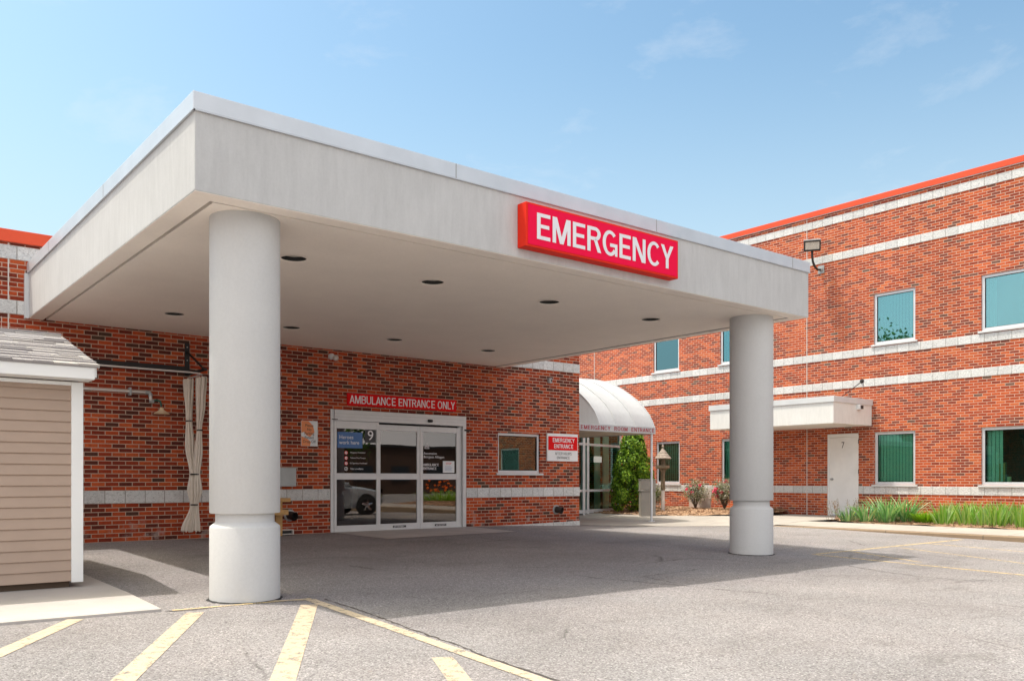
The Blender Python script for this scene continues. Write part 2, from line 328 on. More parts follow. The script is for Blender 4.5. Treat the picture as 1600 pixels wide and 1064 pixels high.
# ---------------------------------------------------------------- mesh helpers
class MB:
    def __init__(s): s.v = []; s.f = []; s.sm = False
    def vert(s, p): s.v.append(tuple(p)); return len(s.v)-1
    def quad(s, *ps): i = len(s.v); s.v += [tuple(p) for p in ps]; s.f.append(tuple(range(i, i+len(ps)))); return s
    def box(s, a, b):
        x0, x1 = sorted((a[0], b[0])); y0, y1 = sorted((a[1], b[1])); z0, z1 = sorted((a[2], b[2])); i = len(s.v)
        s.v += [(x0,y0,z0),(x1,y0,z0),(x1,y1,z0),(x0,y1,z0),(x0,y0,z1),(x1,y0,z1),(x1,y1,z1),(x0,y1,z1)]
        s.f += [(i,i+3,i+2,i+1),(i+4,i+5,i+6,i+7),(i,i+1,i+5,i+4),(i+1,i+2,i+6,i+5),(i+2,i+3,i+7,i+6),(i+3,i,i+4,i+7)]; return s
    def lathe(s, c, prof, n=32, axis='Z', cap=True):
        i = len(s.v)
        for (r, h) in prof:
            for k in range(n):
                a = 2*math.pi*k/n; p, q = r*math.cos(a), r*math.sin(a)
                d = (p, q, h) if axis == 'Z' else ((p, h, q) if axis == 'Y' else (h, p, q))
                s.v.append((c[0]+d[0], c[1]+d[1], c[2]+d[2]))
        for j in range(len(prof)-1):
            for k in range(n):
                a, b = i+j*n+k, i+j*n+(k+1) % n; s.f.append((a, b, b+n, a+n))
        if cap:
            s.f.append(tuple(i+k for k in range(n))[::-1]); s.f.append(tuple(i+(len(prof)-1)*n+k for k in range(n)))
        return s
    def tube(s, path, r, n=8, cap=True):
        P = [Vector(p) for p in path]; rs = r if isinstance(r, (list, tuple)) else [r]*len(P); i = len(s.v)
        up = Vector((0, 0, 1)); prev = None
        for j, p in enumerate(P):
            d = (P[min(j+1, len(P)-1)]-P[max(j-1, 0)]).normalized()
            if prev is None:
                a = d.cross(up); a = a if a.length > .05 else d.cross(Vector((1, 0, 0))); a.normalize()
            else: a = (prev - d*prev.dot(d)).normalized()
            prev = a; b = d.cross(a)
            for k in range(n):
                t = 2*math.pi*k/n; s.v.append(tuple(p+(a*math.cos(t)+b*math.sin(t))*rs[j]))
        for j in range(len(P)-1):
            for k in range(n):
                a, b = i+j*n+k, i+j*n+(k+1) % n; s.f.append((a, b, b+n, a+n))
        if cap: s.f.append(tuple(i+k for k in range(n))[::-1]); s.f.append(tuple(i+(len(P)-1)*n+k for k in range(n)))
        return s
    def prism(s, poly, axis, a0, a1):
        """poly: 2D points; axis 'X': (y,z) extruded along x; 'Y': (x,z); 'Z': (x,y)"""
        def P(q, a): return {'X': (a, q[0], q[1]), 'Y': (q[0], a, q[1]), 'Z': (q[0], q[1], a)}[axis]
        n = len(poly); i = len(s.v); s.v += [P(q, a0) for q in poly]+[P(q, a1) for q in poly]
        s.f.append(tuple(range(i, i+n))[::-1]); s.f.append(tuple(range(i+n, i+2*n)))
        for k in range(n): s.f.append((i+k, i+(k+1) % n, i+n+(k+1) % n, i+n+k))
        return s
    def build(s, name, mat, parent=None, smooth=False, bevel=0, kind=None, origin=None):
        me = bpy.data.meshes.new(name)
        o0 = Vector(parent['_w']) if parent is not None and '_w' in parent else Vector((0, 0, 0))
        if parent is None and origin is not None: o0 = Vector(origin)
        me.from_pydata([tuple(Vector(p)-o0) for p in s.v], [], s.f); me.update()
        bm = bmesh.new(); bm.from_mesh(me)
        if not s.sm: bmesh.ops.recalc_face_normals(bm, faces=bm.faces)
        bm.to_mesh(me); bm.free()
        if smooth:
            me.shade_smooth() if hasattr(me, 'shade_smooth') else None
            try: me.set_sharp_from_angle(angle=R(38))
            except Exception: pass
        me.materials.append(mat)
        o = bpy.data.objects.new(name, me); C.objects.link(o)
        if parent is not None: o.parent = parent
        elif origin is not None: o.location = origin
        o['_w'] = tuple(o0)
        if bevel:
            b = o.modifiers.new('bevel', 'BEVEL'); b.width = bevel; b.segments = 2; b.limit_method = 'ANGLE'; b.angle_limit = R(40)
        if kind: o['kind'] = kind
        return o

def build_each(b, name, mat, parent=None, **kw):
    """one object per connected piece of b"""
    pa = list(range(len(b.v)))
    def fd(x):
        while pa[x] != x: pa[x] = pa[pa[x]]; x = pa[x]
        return x
    for f in b.f:
        for q in f[1:]: pa[fd(f[0])] = fd(q)
    out = []
    for r in sorted({fd(f[0]) for f in b.f}):
        c = MB(); c.sm = b.sm; ids = [i for i in range(len(b.v)) if fd(i) == r]; mp = {i: k for k, i in enumerate(ids)}
        c.v = [b.v[i] for i in ids]; c.f = [tuple(mp[i] for i in f) for f in b.f if fd(f[0]) == r]; out.append(c.build(name, mat, parent, **kw))
    return out

def tag(o, label=None, cat=None, group=None, kind=None):
    if label: o['label'] = label
    if cat: o['category'] = cat
    if group: o['group'] = group
    if kind: o['kind'] = kind
    return o
def thing(name, label, cat, loc=(0, 0, 0), group=None):
    o = bpy.data.objects.new(name, None); C.objects.link(o); o.location = loc; o['_w'] = tuple(loc); o.empty_display_size = .2
    return tag(o, label, cat, group)
def copy_tree(o, parent=None):
    c = o.copy(); C.objects.link(c)
    if parent is not None: c.parent = parent
    for ch in [x for x in o.children]: copy_tree(ch, c)
    return c

def text(name, body, org, u, w, h, mat, parent, depth=.006, offset=.0, shear=0, align='LEFT', spacing=1.0, line=1.0):
    """lettering as mesh: lower left corner org, running along u (2D unit in XY), w x h metres, facing outwards"""
    cu = bpy.data.curves.new(name, 'FONT'); cu.body = body; cu.size = 1; cu.offset = offset; cu.shear = shear
    cu.align_x = align; cu.space_character = spacing; cu.space_line = line; cu.resolution_u = 6
    tmp = bpy.data.objects.new('tmp', cu); C.objects.link(tmp)
    dg = bpy.context.evaluated_depsgraph_get(); me = bpy.data.meshes.new_from_object(tmp.evaluated_get(dg))
    vs = [v.co.copy() for v in me.vertices]; fs = [tuple(p.vertices) for p in me.polygons]
    bpy.data.objects.remove(tmp); bpy.data.meshes.remove(me)
    x0 = min(v.x for v in vs); x1 = max(v.x for v in vs); y0 = min(v.y for v in vs); y1 = max(v.y for v in vs)
    U = Vector((u[0], u[1], 0)); N = U.cross(Vector((0, 0, 1)))     # outward
    b = MB(); b.sm = True; O = Vector(org)
    for v in vs: b.v.append(tuple(O+U*((v.x-x0)/(x1-x0)*w)+Vector((0, 0, (v.y-y0)/(y1-y0)*h))+N*depth))
    b.f = fs
    if depth > .012:                                               # raised letters: side walls
        cnt = {}
        for f in fs:
            for k in range(len(f)):
                e = (f[k], f[(k+1) % len(f)]); cnt[tuple(sorted(e))] = cnt.get(tuple(sorted(e)), 0)+1
        base = len(b.v); b.v += [tuple(Vector(p)-N*depth) for p in b.v[:base]]
        for f in fs:
            for k in range(len(f)):
                e = (f[k], f[(k+1) % len(f)])
                if cnt[tuple(sorted(e))] == 1: b.f.append((e[1], e[0], e[0]+base, e[1]+base))
    return b.build(name, mat, parent)

def glyph(ch, t):
    """returns (width, [polygons]) in a cap-height-1 box"""
    P = []; h = t*.88
    def r(x0, y0, x1, y1): P.append([(x0, y0), (x1, y0), (x1, y1), (x0, y1)])
    def arc(cx, cy, rx, ry, a0, a1, n=18, tx=None, ty=None):
        tx = tx or t; ty = ty or h; o = []; i_ = []
        for k in range(n+1):
            a = R(a0+(a1-a0)*k/n); o.append((cx+rx*math.cos(a), cy+ry*math.sin(a))); i_.append((cx+(rx-tx)*math.cos(a), cy+(ry-ty)*math.sin(a)))
        for k in range(n): P.append([o[k], o[k+1], i_[k+1], i_[k]])
    w = .66
    if ch in 'EFL':
        w = .60 if ch != 'L' else .55; r(0, 0, t, 1)
        if ch in 'EL': r(t, 0, w, h)
        if ch in 'EF': r(t, 1-h, w, 1); r(t, .5-h*.45, w-.05, .5+h*.55)
    elif ch == 'M': w = .84; r(0, 0, t, 1); r(w-t, 0, w, 1); P.append([(t*.2, 1), (t*1.28, 1), (w/2+t*.52, 0), (w/2-t*.52, 0)]); P.append([(w-t*1.28, 1), (w-t*.2, 1), (w/2+t*.52, 0), (w/2-t*.52, 0)])
    elif ch == 'N': w = .70; r(0, 0, t, 1); r(w-t, 0, w, 1); P.append([(t*.1, 1), (t*1.25, 1), (w-t*.1, 0), (w-t*1.25, 0)])
    elif ch == 'W': w = 1.0; q = w/4; P += [[(0, 1), (t, 1), (q+t*.5, 0), (q-t*.5, 0)], [(2*q-t*.5, 1), (2*q+t*.5, 1), (q+t*.5, 0), (q-t*.5, 0)], [(2*q-t*.5, 1), (2*q+t*.5, 1), (3*q+t*.5, 0), (3*q-t*.5, 0)], [(w-t, 1), (w, 1), (3*q+t*.5, 0), (3*q-t*.5, 0)]]
    elif ch in 'RPB':
        w = .66; r(0, 0, t, 1); m = .46; r(t, 1-h, w-.26, 1); r(t, m, w-.26, m+h); arc(w-.27, (1+m)/2, .27, (1-m)/2, -90, 90)
        if ch == 'R': P.append([(w-.36, m+h*.5), (w-.36+t, m+h*.5), (w+.03, 0), (w+.03-t*1.12, 0)])
        if ch == 'B': r(t, 0, w-.26, h); arc(w-.27, (m+h)/2, .29, (m+h)/2, -90, 90)
    elif ch in 'OCG':
        w = .76; rx = w/2
        if ch == 'O': arc(rx, .5, rx, .52, 0, 360, 36)
        if ch == 'C': arc(rx, .5, rx, .52, 42, 318, 30)
        if ch == 'G': arc(rx, .5, rx, .52, 42, 325, 30); r(rx, .36, w, .36+h); r(w-t*.8, 0, w, .36)
    elif ch == 'U': w = .70; r(0, .33, t, 1); r(w-t, .33, w, 1); arc(w/2, .34, w/2, .36, 180, 360)
    elif ch == 'S': w = .64; arc(w/2, .735, w/2, .285, 25, 270, 20); arc(w/2, .265+.0, w/2, .285, 205, 450, 20)
    elif ch == 'T': w = .64; r(w/2-t/2, 0, w/2+t/2, 1-h); r(0, 1-h, w, 1)
    elif ch == 'H': w = .68; r(0, 0, t, 1); r(w-t, 0, w, 1); r(t, .5-h/2, w-t, .5+h/2)
    elif ch == 'I': w = t; r(0, 0, t, 1)
    elif ch == 'Y': w = .72; P += [[(0, 1), (t*1.15, 1), (w/2+t*.5, .42), (w/2-t*.5, .42)], [(w-t*1.15, 1), (w, 1), (w/2+t*.5, .42), (w/2-t*.5, .42)]]; r(w/2-t/2, 0, w/2+t/2, .43)
    elif ch == 'A': w = .74; P += [[(0, 0), (t, 0), (w/2+t*.5, 1), (w/2-t*.5, 1)], [(w-t, 0), (w, 0), (w/2+t*.5, 1), (w/2-t*.5, 1)]]; r(.18, .24, w-.18, .24+h*.85)
    elif ch == ' ': w = .26
    return w, P
def block(name, body, org, u, w, h, mat, parent, t=.16, gap=.12, depth=.004, serif=0):
    """bold block capitals made of strokes, fitted to w x h"""
    polys = []; x = 0
    for ch in body:
        gw, P = glyph(ch, t)
        if ch in 'YAT' and x > 0: x -= .10 if ch == 'Y' else .05
        for p in P:
            p = [(a+x, b_) for a, b_ in p]; polys.append(p)
            if serif and len(p) == 4 and abs(p[0][0]-p[3][0]) < 1e-6 and p[1][0]-p[0][0] < t*1.2:
                for yy in (p[0][1], p[2][1]):
                    if yy < .01: polys.append([(p[0][0]-serif, 0), (p[1][0]+serif, 0), (p[1][0]+serif, .07), (p[0][0]-serif, .07)])
                    if yy > .99: polys.append([(p[0][0]-serif, .93), (p[1][0]+serif, .93), (p[1][0]+serif, 1), (p[0][0]-serif, 1)])
        x += gw+gap-(.05 if ch in 'YAT' else 0)
    tot = x-gap; U = Vector((u[0], u[1], 0)); N = U.cross(Vector((0, 0, 1))); O = Vector(org); b = MB(); b.sm = True
    for k, p in enumerate(polys):
        ar = sum(p[i][0]*p[(i+1) % len(p)][1]-p[(i+1) % len(p)][0]*p[i][1] for i in range(len(p)))
        if ar < 0: p = p[::-1]
        d = depth+.0002*(k % 9)
        b.quad(*[O+U*(a/tot*w)+Vector((0, 0, z*h))+N*d for a, z in p])
    return b.build(name, mat, parent)

W = 14.675; RX = 21.7
def ss(a, b, x):
    t = max(0., min(1., (x-a)/(b-a))); return t*t*(3-2*t)
def zg(X, Y):
    z = -.0182*max(0, min(25, W-Y))
    return z-.07*ss(11, 13.8, X)*(1-ss(16.5, 19, X))*ss(10, 14, Y)

def sheet(name, poly, mat, zf, step=.5, kind='structure', thick=0):
    """a sheet following zf, cut to a polygon (bisecting a grid by the polygon's triangulation bounds)"""
    bm = bmesh.new(); f = bm.faces.new([bm.verts.new((p[0], p[1], 0)) for p in poly])
    xs = [p[0] for p in poly]; ys = [p[1] for p in poly]
    for ax, lo, hi in ((0, min(xs), max(xs)), (1, min(ys), max(ys))):
        k = math.ceil(lo/step)*step
        while k < hi:
            co = [0, 0, 0]; co[ax] = k; no = [0, 0, 0]; no[ax] = 1
            bmesh.ops.bisect_plane(bm, geom=bm.verts[:]+bm.edges[:]+bm.faces[:], plane_co=co, plane_no=no); k += step
    for v in bm.verts: v.co.z = zf(v.co.x, v.co.y)
    bmesh.ops.recalc_face_normals(bm, faces=bm.faces)
    for fc in bm.faces:
        if fc.normal.z < 0: fc.normal_flip()
    me = bpy.data.meshes.new(name); bm.to_mesh(me); bm.free(); me.materials.append(mat); me.shade_smooth()
    o = bpy.data.objects.new(name, me); C.objects.link(o)
    if kind: o['kind'] = kind
    return o

# ---------------------------------------------------------------- ground
def lines(a, b, fa, fb, st):
    r = []; x = a
    while x < fa: r.append(x); x += max(st, (fa-x)*.45)
    x = fa
    while x < fb: r.append(x); x += st
    x = fb
    while x < b: r.append(x); x += max(st, (x-fb)*.6)
    r.append(b); return r
gx = lines(-400, 400, -4, 26, .5); gy = lines(-400, 400, -12, 20, .5)
g = MB()
for y in gy:
    for x in gx: g.v.append((x, y, zg(x, y)))
n = len(gx)
for j in range(len(gy)-1):
    for i in range(n-1): a = j*n+i; g.f.append((a, a+1, a+n+1, a+n))
g.sm = True
tag(g.build('ground', M['asphalt'], smooth=True), 'weathered grey asphalt of the parking lot and ambulance drive', kind='structure')

def zside(X, Y):
    t = max(0, min(1, (X-17.05)/1.35)); return -.05+.05*t
def zplaza(X, Y):
    t = ss(16.6, 18.6, X); return (zg(X, Y)+.004)*(1-t)+.0*t
sheet('plaza', [(13.79, 14.60), (15.2, 13.2), (17.05, 11.7), (21.69, 11.7), (21.69, 19.6), (13.79, 19.6)], M['plaza'], lambda x, y: zplaza(x, y)+.004)
sheet('sidewalk', [(17.17, -3), (18.42, -3), (18.42, 11.7), (17.17, 11.7)], M['concrete'], zside)
kb = MB()
prev = None
for k in range(0, 60):
    y = -3+14.7*k/59; z = -.05; zt = z if y < 10.6 else z+(zg(17.0, y)+.004-z)*ss(10.6, 11.7, y)*.75
    row = [(17.03, y, zg(17.03, y)-.05), (17.035, y, zt-.018), (17.055, y, zt), (17.17, y, zt+.002)]
    i = len(kb.v); kb.v += row
    if prev is not None:
        for q in range(3): kb.f.append((prev+q, prev+q+1, i+q+1, i+q))
    prev = i
kb.sm = False
kb.build('kerb', M['kerb'], kind='structure')
# concrete slabs
sheet('concrete_pad', [(7.45, 14.672), (7.62, 12.90), (10.62, 13.10), (10.62, 14.672)], M['pad'], lambda x, y: zg(x, y)+.006)
sp = MB(); poly = [(-2.0, 7.72), (2.27, 7.58), (2.30, 8.72), (2.285, 10.9), (-2.0, 10.9)]
sp.prism(poly, 'Z', -.2, -.085)
for k in range(5):                                                 # follow the slope on top
    i = 5+k; x, y, z = sp.v[i]; sp.v[i] = (x, y, zg(x, y)+.022)
so = sp.build('concrete_pad', M['pad'], kind='structure')

# painted lines
# (painted lines)
def stripe(p, q, w, mat=None, dz=.004):
    p = Vector(p); q = Vector(q); d = (q-p).normalized(); nrm = Vector((-d.y, d.x))*w/2
    poly = [tuple(p+nrm), tuple(p-nrm), tuple(q-nrm), tuple(q+nrm)]
    o = sheet('parking_line', poly, mat or M['line'], lambda x, y: zg(x, y)+dz, .25)
    return o
def ext(p, q, k): return (p[0]+(q[0]-p[0])*k, p[1]+(q[1]-p[1])*k)
stripe((1.603, 7.575), ext((1.603, 7.575), (.925, 6.51), 2.6), .125)
stripe((2.476, 7.35), ext((2.476, 7.35), (1.366, 5.28), 2.0), .14)
stripe((3.442, 7.20), ext((3.442, 7.20), (2.10, 4.745), 1.7), .15)
stripe((3.20, 4.72), ext((3.20, 4.72), (2.93, 4.135), 3), .14)
stripe((3.57, 7.45), (3.47, 5.9), .10, dz=.005); stripe((3.47, 5.9), (3.28, 3.3), .10, dz=.0055); stripe((3.28, 3.3), (3.15, 1.6), .10, dz=.006)
stripe((2.35, 7.56), (3.60, 7.50), .055, M['line_faded'], .0065)
stripe((3.1, 7.63), (3.62, 7.42), .06, M['line'], .007)
for p, q, w_ in [((11.64, 7.28), (13.2, 7.29), .07), ((13.2, 7.29), (16.7, 7.33), .085), ((11.64, 7.26), (11.52, 2.5), .09), ((15.2, 7.25), (14.7, 3.0), .07), ((13.95, 7.1), (12.3, 3.0), .06),
               ((12.6, 7.2), (11.95, 5.8), .06)]:
    stripe(p, q, w_, M['line_faded'])

def crack(pts, w, seed, mat):
    rr = random.Random(seed); b = MB(); b.sm = True; P = []
    for i in range(len(pts)-1):
        n_ = max(2, int(math.dist(pts[i], pts[i+1])/.05))
        for k in range(n_): t_ = k/n_; P.append((pts[i][0]+(pts[i+1][0]-pts[i][0])*t_+rr.gauss(0, .006), pts[i][1]+(pts[i+1][1]-pts[i][1])*t_+rr.gauss(0, .006)))
    for i, p in enumerate(P):
        q = P[min(i+1, len(P)-1)]; q0 = P[max(i-1, 0)]; d = Vector((q[0]-q0[0], q[1]-q0[1])).normalized(); ww = w*rr.uniform(.15, 1)*.5
        for s_ in (-1, 1): xx, yy = p[0]-d.y*ww*s_, p[1]+d.x*ww*s_; b.v.append((xx, yy, zg(xx, yy)+.0032))
    for i in range(len(P)-1): a = 2*i; b.f.append((a, a+1, a+3, a+2))
    b.build('pavement_crack', mat, kind='structure')
M['crack'] = simple('dark_crack', (.075, .062, .055), .95)
crack([(3.70, 7.42), (3.66, 6.63), (3.56, 5.64), (3.52, 5.07), (3.44, 4.5), (3.39, 3.6)], .028, 1, M['crack'])
crack([(10.64, 6.14), (10.41, 5.53), (10.31, 5.0), (10.39, 4.59), (10.72, 4.3)], .03, 2, M['crack'])
crack([(8.76, 7.02), (8.1, 6.95), (7.49, 6.9), (7.35, 6.24)], .016, 3, M['crack'])
crack([(12.67, 8.66), (12.88, 7.71), (13.17, 6.79), (13.03, 5.75)], .02, 4, M['crack'])
crack([(2.3, 7.57), (2.5, 7.5), (2.79, 7.55)], .03, 5, M['crack'])

# mulch beds
def bed(name, poly, zf, nchip, label):
    o = sheet(name, poly, M['mulch'], lambda x, y: zf(x, y)+random.uniform(-.012, .012), .18, kind='stuff')
    xs = [p[0] for p in poly]; ys = [p[1] for p in poly]
    def inside(x, y):
        c = False; j = len(poly)-1
        for i in range(len(poly)):
            if (poly[i][1] > y) != (poly[j][1] > y) and x < (poly[j][0]-poly[i][0])*(y-poly[i][1])/(poly[j][1]-poly[i][1])+poly[i][0]: c = not c
            j = i
        return c
    b = MB(); k = 0
    while k < nchip:
        x = random.uniform(min(xs), max(xs)); y = random.uniform(min(ys), max(ys))
        if not inside(x, y): continue
        if random.random() < .25: x += random.uniform(-.06, .03); y += random.uniform(-.05, .05)
        k += 1; a = random.uniform(0, math.pi); l = random.uniform(.012, .045); w_ = random.uniform(.005, .014)
        z = zf(x, y)+random.uniform(.004, .03); dx, dy = math.cos(a)*l, math.sin(a)*l; ex, ey = -math.sin(a)*w_, math.cos(a)*w_; t1 = random.uniform(-.014, .014); t2 = random.uniform(-.008, .008)
        b.quad((x-dx-ex, y-dy-ey, z-t1-t2), (x+dx-ex, y+dy-ey, z+t1-t2), (x+dx+ex, y+dy+ey, z+t1+t2), (x-dx+ex, y-dy+ey, z-t1+t2))
    b.sm = True
    me = bpy.data.meshes.new('m'); me.from_pydata([tuple(v) for v in b.v], [], b.f)
    bm = bmesh.new(); bm.from_mesh(o.data); bm.from_mesh(me); bm.to_mesh(o.data); bm.free(); bpy.data.meshes.remove(me)
    tag(o, label, 'mulch'); return o
def zb1(x, y): return .004+.05*ss(18.4, 19.6, x)+.012*math.sin(x*5)*math.sin(y*4)
bed('mulch_bed', [(18.43, -1.5), (21.69, -1.5), (21.69, 11.9), (19.8, 11.75), (19.0, 11.3), (18.5, 10.5)], zb1, 6000, 'brown wood mulch of the long iris bed beside the sidewalk')
def zb2(x, y): return .004+.10*ss(18.2, 20.6, x)+.014*math.sin(x*4)*math.sin(y*3)
bed('mulch_bed', [(21.69, 14.35), (20.6, 13.95), (19.4, 14.5), (18.35, 15.35), (17.95, 16.5), (17.8, 17.9), (17.9, 18.45), (19.6, 19.05), (21.69, 19.05)], zb2, 3600, 'wood mulch between the glass entrance and the brick wing')

# ---------------------------------------------------------------- walls with openings
def PT(axis, plane, a, nn, z): return (a, plane+nn, z) if axis == 'Y' else (plane+nn, a, z)
def wall(parent, name, axis, plane, a0, a1, z0, z1, holes, mat, depth=.25, reveal=.12):
    A = sorted({a0, a1, *[h[0] for h in holes], *[h[1] for h in holes]}); Z = sorted({z0, z1, *[h[2] for h in holes], *[h[3] for h in holes]})
    b = MB()
    def inh(a, z): return any(h[0] < a < h[1] and h[2] < z < h[3] for h in holes)
    for i in range(len(A)-1):
        for j in range(len(Z)-1):
            if inh((A[i]+A[i+1])/2, (Z[j]+Z[j+1])/2): continue
            b.quad(*[PT(axis, plane, a, 0, z) for a, z in ((A[i], Z[j]), (A[i+1], Z[j]), (A[i+1], Z[j+1]), (A[i], Z[j+1]))])
    for h in holes:
        for (p, q) in (((h[0], h[2]), (h[1], h[2])), ((h[1], h[2]), (h[1], h[3])), ((h[1], h[3]), (h[0], h[3])), ((h[0], h[3]), (h[0], h[2]))):
            b.quad(PT(axis, plane, p[0], 0, p[1]), PT(axis, plane, q[0], 0, q[1]), PT(axis, plane, q[0], reveal, q[1]), PT(axis, plane, p[0], reveal, p[1]))
    b.sm = True
    o = b.build(name, mat, parent)
    return o
def bx(b, axis, plane, a0, a1, n0, n1, z0, z1): return b.box(PT(axis, plane, a0, n0, z0), PT(axis, plane, a1, n1, z1))

def window(parent, axis, plane, a0, a1, z0, z1, glass, fr=.055, rec=.05, sill=True, blind=None, room=.9, roomm=None, sillh=.05, label=None):
    f = MB()
    for q in ((a0, a0+fr, z0, z1), (a1-fr, a1, z0, z1)): bx(f, axis, plane, q[0], q[1], rec, rec+.06, q[2], q[3])
    bx(f, axis, plane, a0+fr, a1-fr, rec, rec+.06, z1-fr, z1); bx(f, axis, plane, a0+fr, a1-fr, rec, rec+.06, z0, z0+fr)
    w_ = f.build('window', M['alu'], parent, bevel=.004)
    if label: w_['label'] = label
    p = MB(); bx(p, axis, plane, a0+fr-.01, a1-fr+.01, rec+.027, rec+.033, z0+fr-.01, z1-fr+.01); p.build('pane', glass, w_)
    gk = MB()                                                       # dark rubber gasket
    g0, g1, h0, h1 = a0+fr, a1-fr, z0+fr, z1-fr
    for q in ((g0, g0+.012, h0, h1), (g1-.012, g1, h0, h1), (g0+.012, g1-.012, h1-.012, h1), (g0+.012, g1-.012, h0, h0+.012)): bx(gk, axis, plane, q[0], q[1], rec+.012, rec+.026, q[2], q[3])
    gk.build('gasket', M['rubber'], w_)
    if sill:
        s = MB(); bx(s, axis, plane, a0-.06, a1+.06, -.045, .05, z0-sillh, z0-.002); s.build('sill', M['cap_white'], w_, bevel=.005)
    if blind:
        for (b0, b1) in blind:
            s = MB(); i = 0; a = b0; st = .085
            while a < b1-.01:
                e = min(a+st, b1); s.quad(PT(axis, plane, a, rec+.14, z0+.06), PT(axis, plane, e, rec+.158, z0+.06), PT(axis, plane, e, rec+.158, z1-.03), PT(axis, plane, a, rec+.14, z1-.03)); a = e
            s.sm = True; s.build('vertical_blind', M['blind'], w_)
    r = MB(); i0 = rec+.065
    c = [PT(axis, plane, a, nn, z) for a in (a0, a1) for nn in (i0, room) for z in (z0, z1)]  # a,n,z order
    r.quad(c[2], c[3], c[7], c[6]); r.quad(c[0], c[1], c[3], c[2]); r.quad(c[4], c[5], c[7], c[6]); r.quad(c[0], c[2], c[6], c[4]); r.quad(c[1], c[3], c[7], c[5])
    r.sm = True; r.build('interior', roomm or M['room'], w_)
    return w_

BH = .0677
def bands(parent, axis, plane, spans, levels):
    """one stone band mesh per level; spans per level = list of (a0,a1)"""
    for (r0, r1), sp_ in zip(levels, spans):
        b = MB()
        for (a0, a1) in sp_: bx(b, axis, plane, a0, a1, -.012, .03, r0*BH, r1*BH)
        b.build('stone_band', M['stone'], parent, bevel=.006)

# ---------------------------------------------------------------- low building with the ambulance doors
HB = thing('hospital_building', 'single storey red brick building behind the canopy with the automatic ambulance doors', 'building', (4, W+4, 0))
door_h = (7.435, 10.55, -.02, 2.31); win_h = (11.395, 12.59, 1.13, 2.0)
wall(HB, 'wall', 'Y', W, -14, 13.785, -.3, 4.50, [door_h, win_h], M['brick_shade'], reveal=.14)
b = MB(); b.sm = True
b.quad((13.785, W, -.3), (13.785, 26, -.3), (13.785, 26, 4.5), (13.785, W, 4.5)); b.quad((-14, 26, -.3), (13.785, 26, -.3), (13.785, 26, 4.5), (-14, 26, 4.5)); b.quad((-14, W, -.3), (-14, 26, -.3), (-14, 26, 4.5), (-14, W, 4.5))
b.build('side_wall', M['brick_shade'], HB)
b = MB(); b.box((-13.9, W+.1, 4.38), (13.7, 25.9, 4.44)); b.build('roof', M['groove'], HB)
bands(HB, 'Y', W, [[(-14, 7.43), (10.555, 13.797)], [(-14, 13.797)], [(-14, 13.797)]], [(9, 12), (51, 54), (63, 66)])
b = MB()
for r0, r1 in [(9, 12), (51, 54), (63, 66)]: b.box((13.75, W+.035, r0*BH), (13.797, 25.9, r1*BH))
b.build('stone_band', M['stone'], HB)
b = MB(); b.box((-14, W-.05, 4.51), (13.835, W+.22, 4.695)); b.box((13.60, W+.222, 4.51), (13.835, 26, 4.695)); b.build('roof_coping', M['red_coping'], HB, bevel=.006)
b = MB(); b.prism([(10.6, -.3), (13.79, -.3), (13.79, .035), (12.2, .005), (10.6, -.02)], 'Y', W-.012, W+.03); b.build('foundation', M['stone'], HB)
b = MB(); b.box((2.185, W-.006, -.1), (2.20, W-.001, 4.5)); b.box((2.10, W-.004, 3.0), (2.105, W-.001, 3.4)); build_each(b, 'expansion_joint', M['pipe_white'], HB)
ww = window(HB, 'Y', W, 11.395, 12.59, 1.13, 2.0, M['glass_office'], .055, .045, True, None, 3.0, sillh=.045)
# sliding door
dr = MB()
def dbox(b, x0, x1, z0, z1, y0, y1): return b.box((x0, W+y0, z0), (x1, W+y1, z1))
dbox(dr, 7.435, 7.50, .0, 2.305, -.02, .14); dbox(dr, 10.47, 10.548, .0, 2.305, -.01, .20)
dbox(dr, 10.39, 10.468, .0, 2.09, .05, .10); dbox(dr, 7.501, 10.469, -.012, .009, -.03, .12)
SD = dr.build('sliding_door', M['door_frame'], HB, bevel=.004)
SD['label'] = 'white framed automatic sliding door with three glass leaves'
b = MB(); dbox(b, 7.502, 10.468, 2.095, 2.30, -.055, .12); b.build('door_header', M['door_frame'], SD, bevel=.006)
b = MB(); dbox(b, 7.502, 10.468, 2.225, 2.229, -.058, -.054); dbox(b, 7.502, 10.468, 2.165, 2.168, -.058, -.054); b.build('header_seam', M['grey_metal'], SD)
b = MB()
for (x0, x1, y0, top) in ((7.503, 8.455, -.03, 2.092), (8.458, 9.43, .03, 2.06), (9.433, 10.388, .02, 2.06)):
    l = x0+.0; s1 = .05 if x0 < 7.6 else .065
    zt = 1.95
    dbox(b, x0, x0+s1, .01, top, y0, y0+.045); dbox(b, x1-s1, x1, .01, top, y0, y0+.045)
    dbox(b, x0+s1, x1-s1, zt, top, y0+.002, y0+.043); dbox(b, x0+s1, x1-s1, .99, 1.11, y0+.002, y0+.043); dbox(b, x0+s1, x1-s1, .01, .125, y0+.002, y0+.043)
b.build('door_leaf_frame', M['door_frame'], SD, bevel=.003)
for (x0, x1, y0) in ((7.545, 8.40, -.012), (8.515, 9.37, .05), (9.49, 10.33, .04)):
    for (z0, z1) in ((.115, 1.0), (1.10, 1.96)):
        b = MB(); dbox(b, x0, x1, z0, z1, y0, y0+.006); b.build('glass_pane', M['glass_clear'], SD)
b = MB(); b.lathe((9.61, W-.075, 2.165), [(.0, -.028), (.045, -.022), (.055, 0), (.05, .03), (.0, .032)], 16, cap=False); b.box((9.57, W-.075, 2.15), (9.65, W-.055, 2.20)); b.build('door_sensor', M['black_metal'], SD)
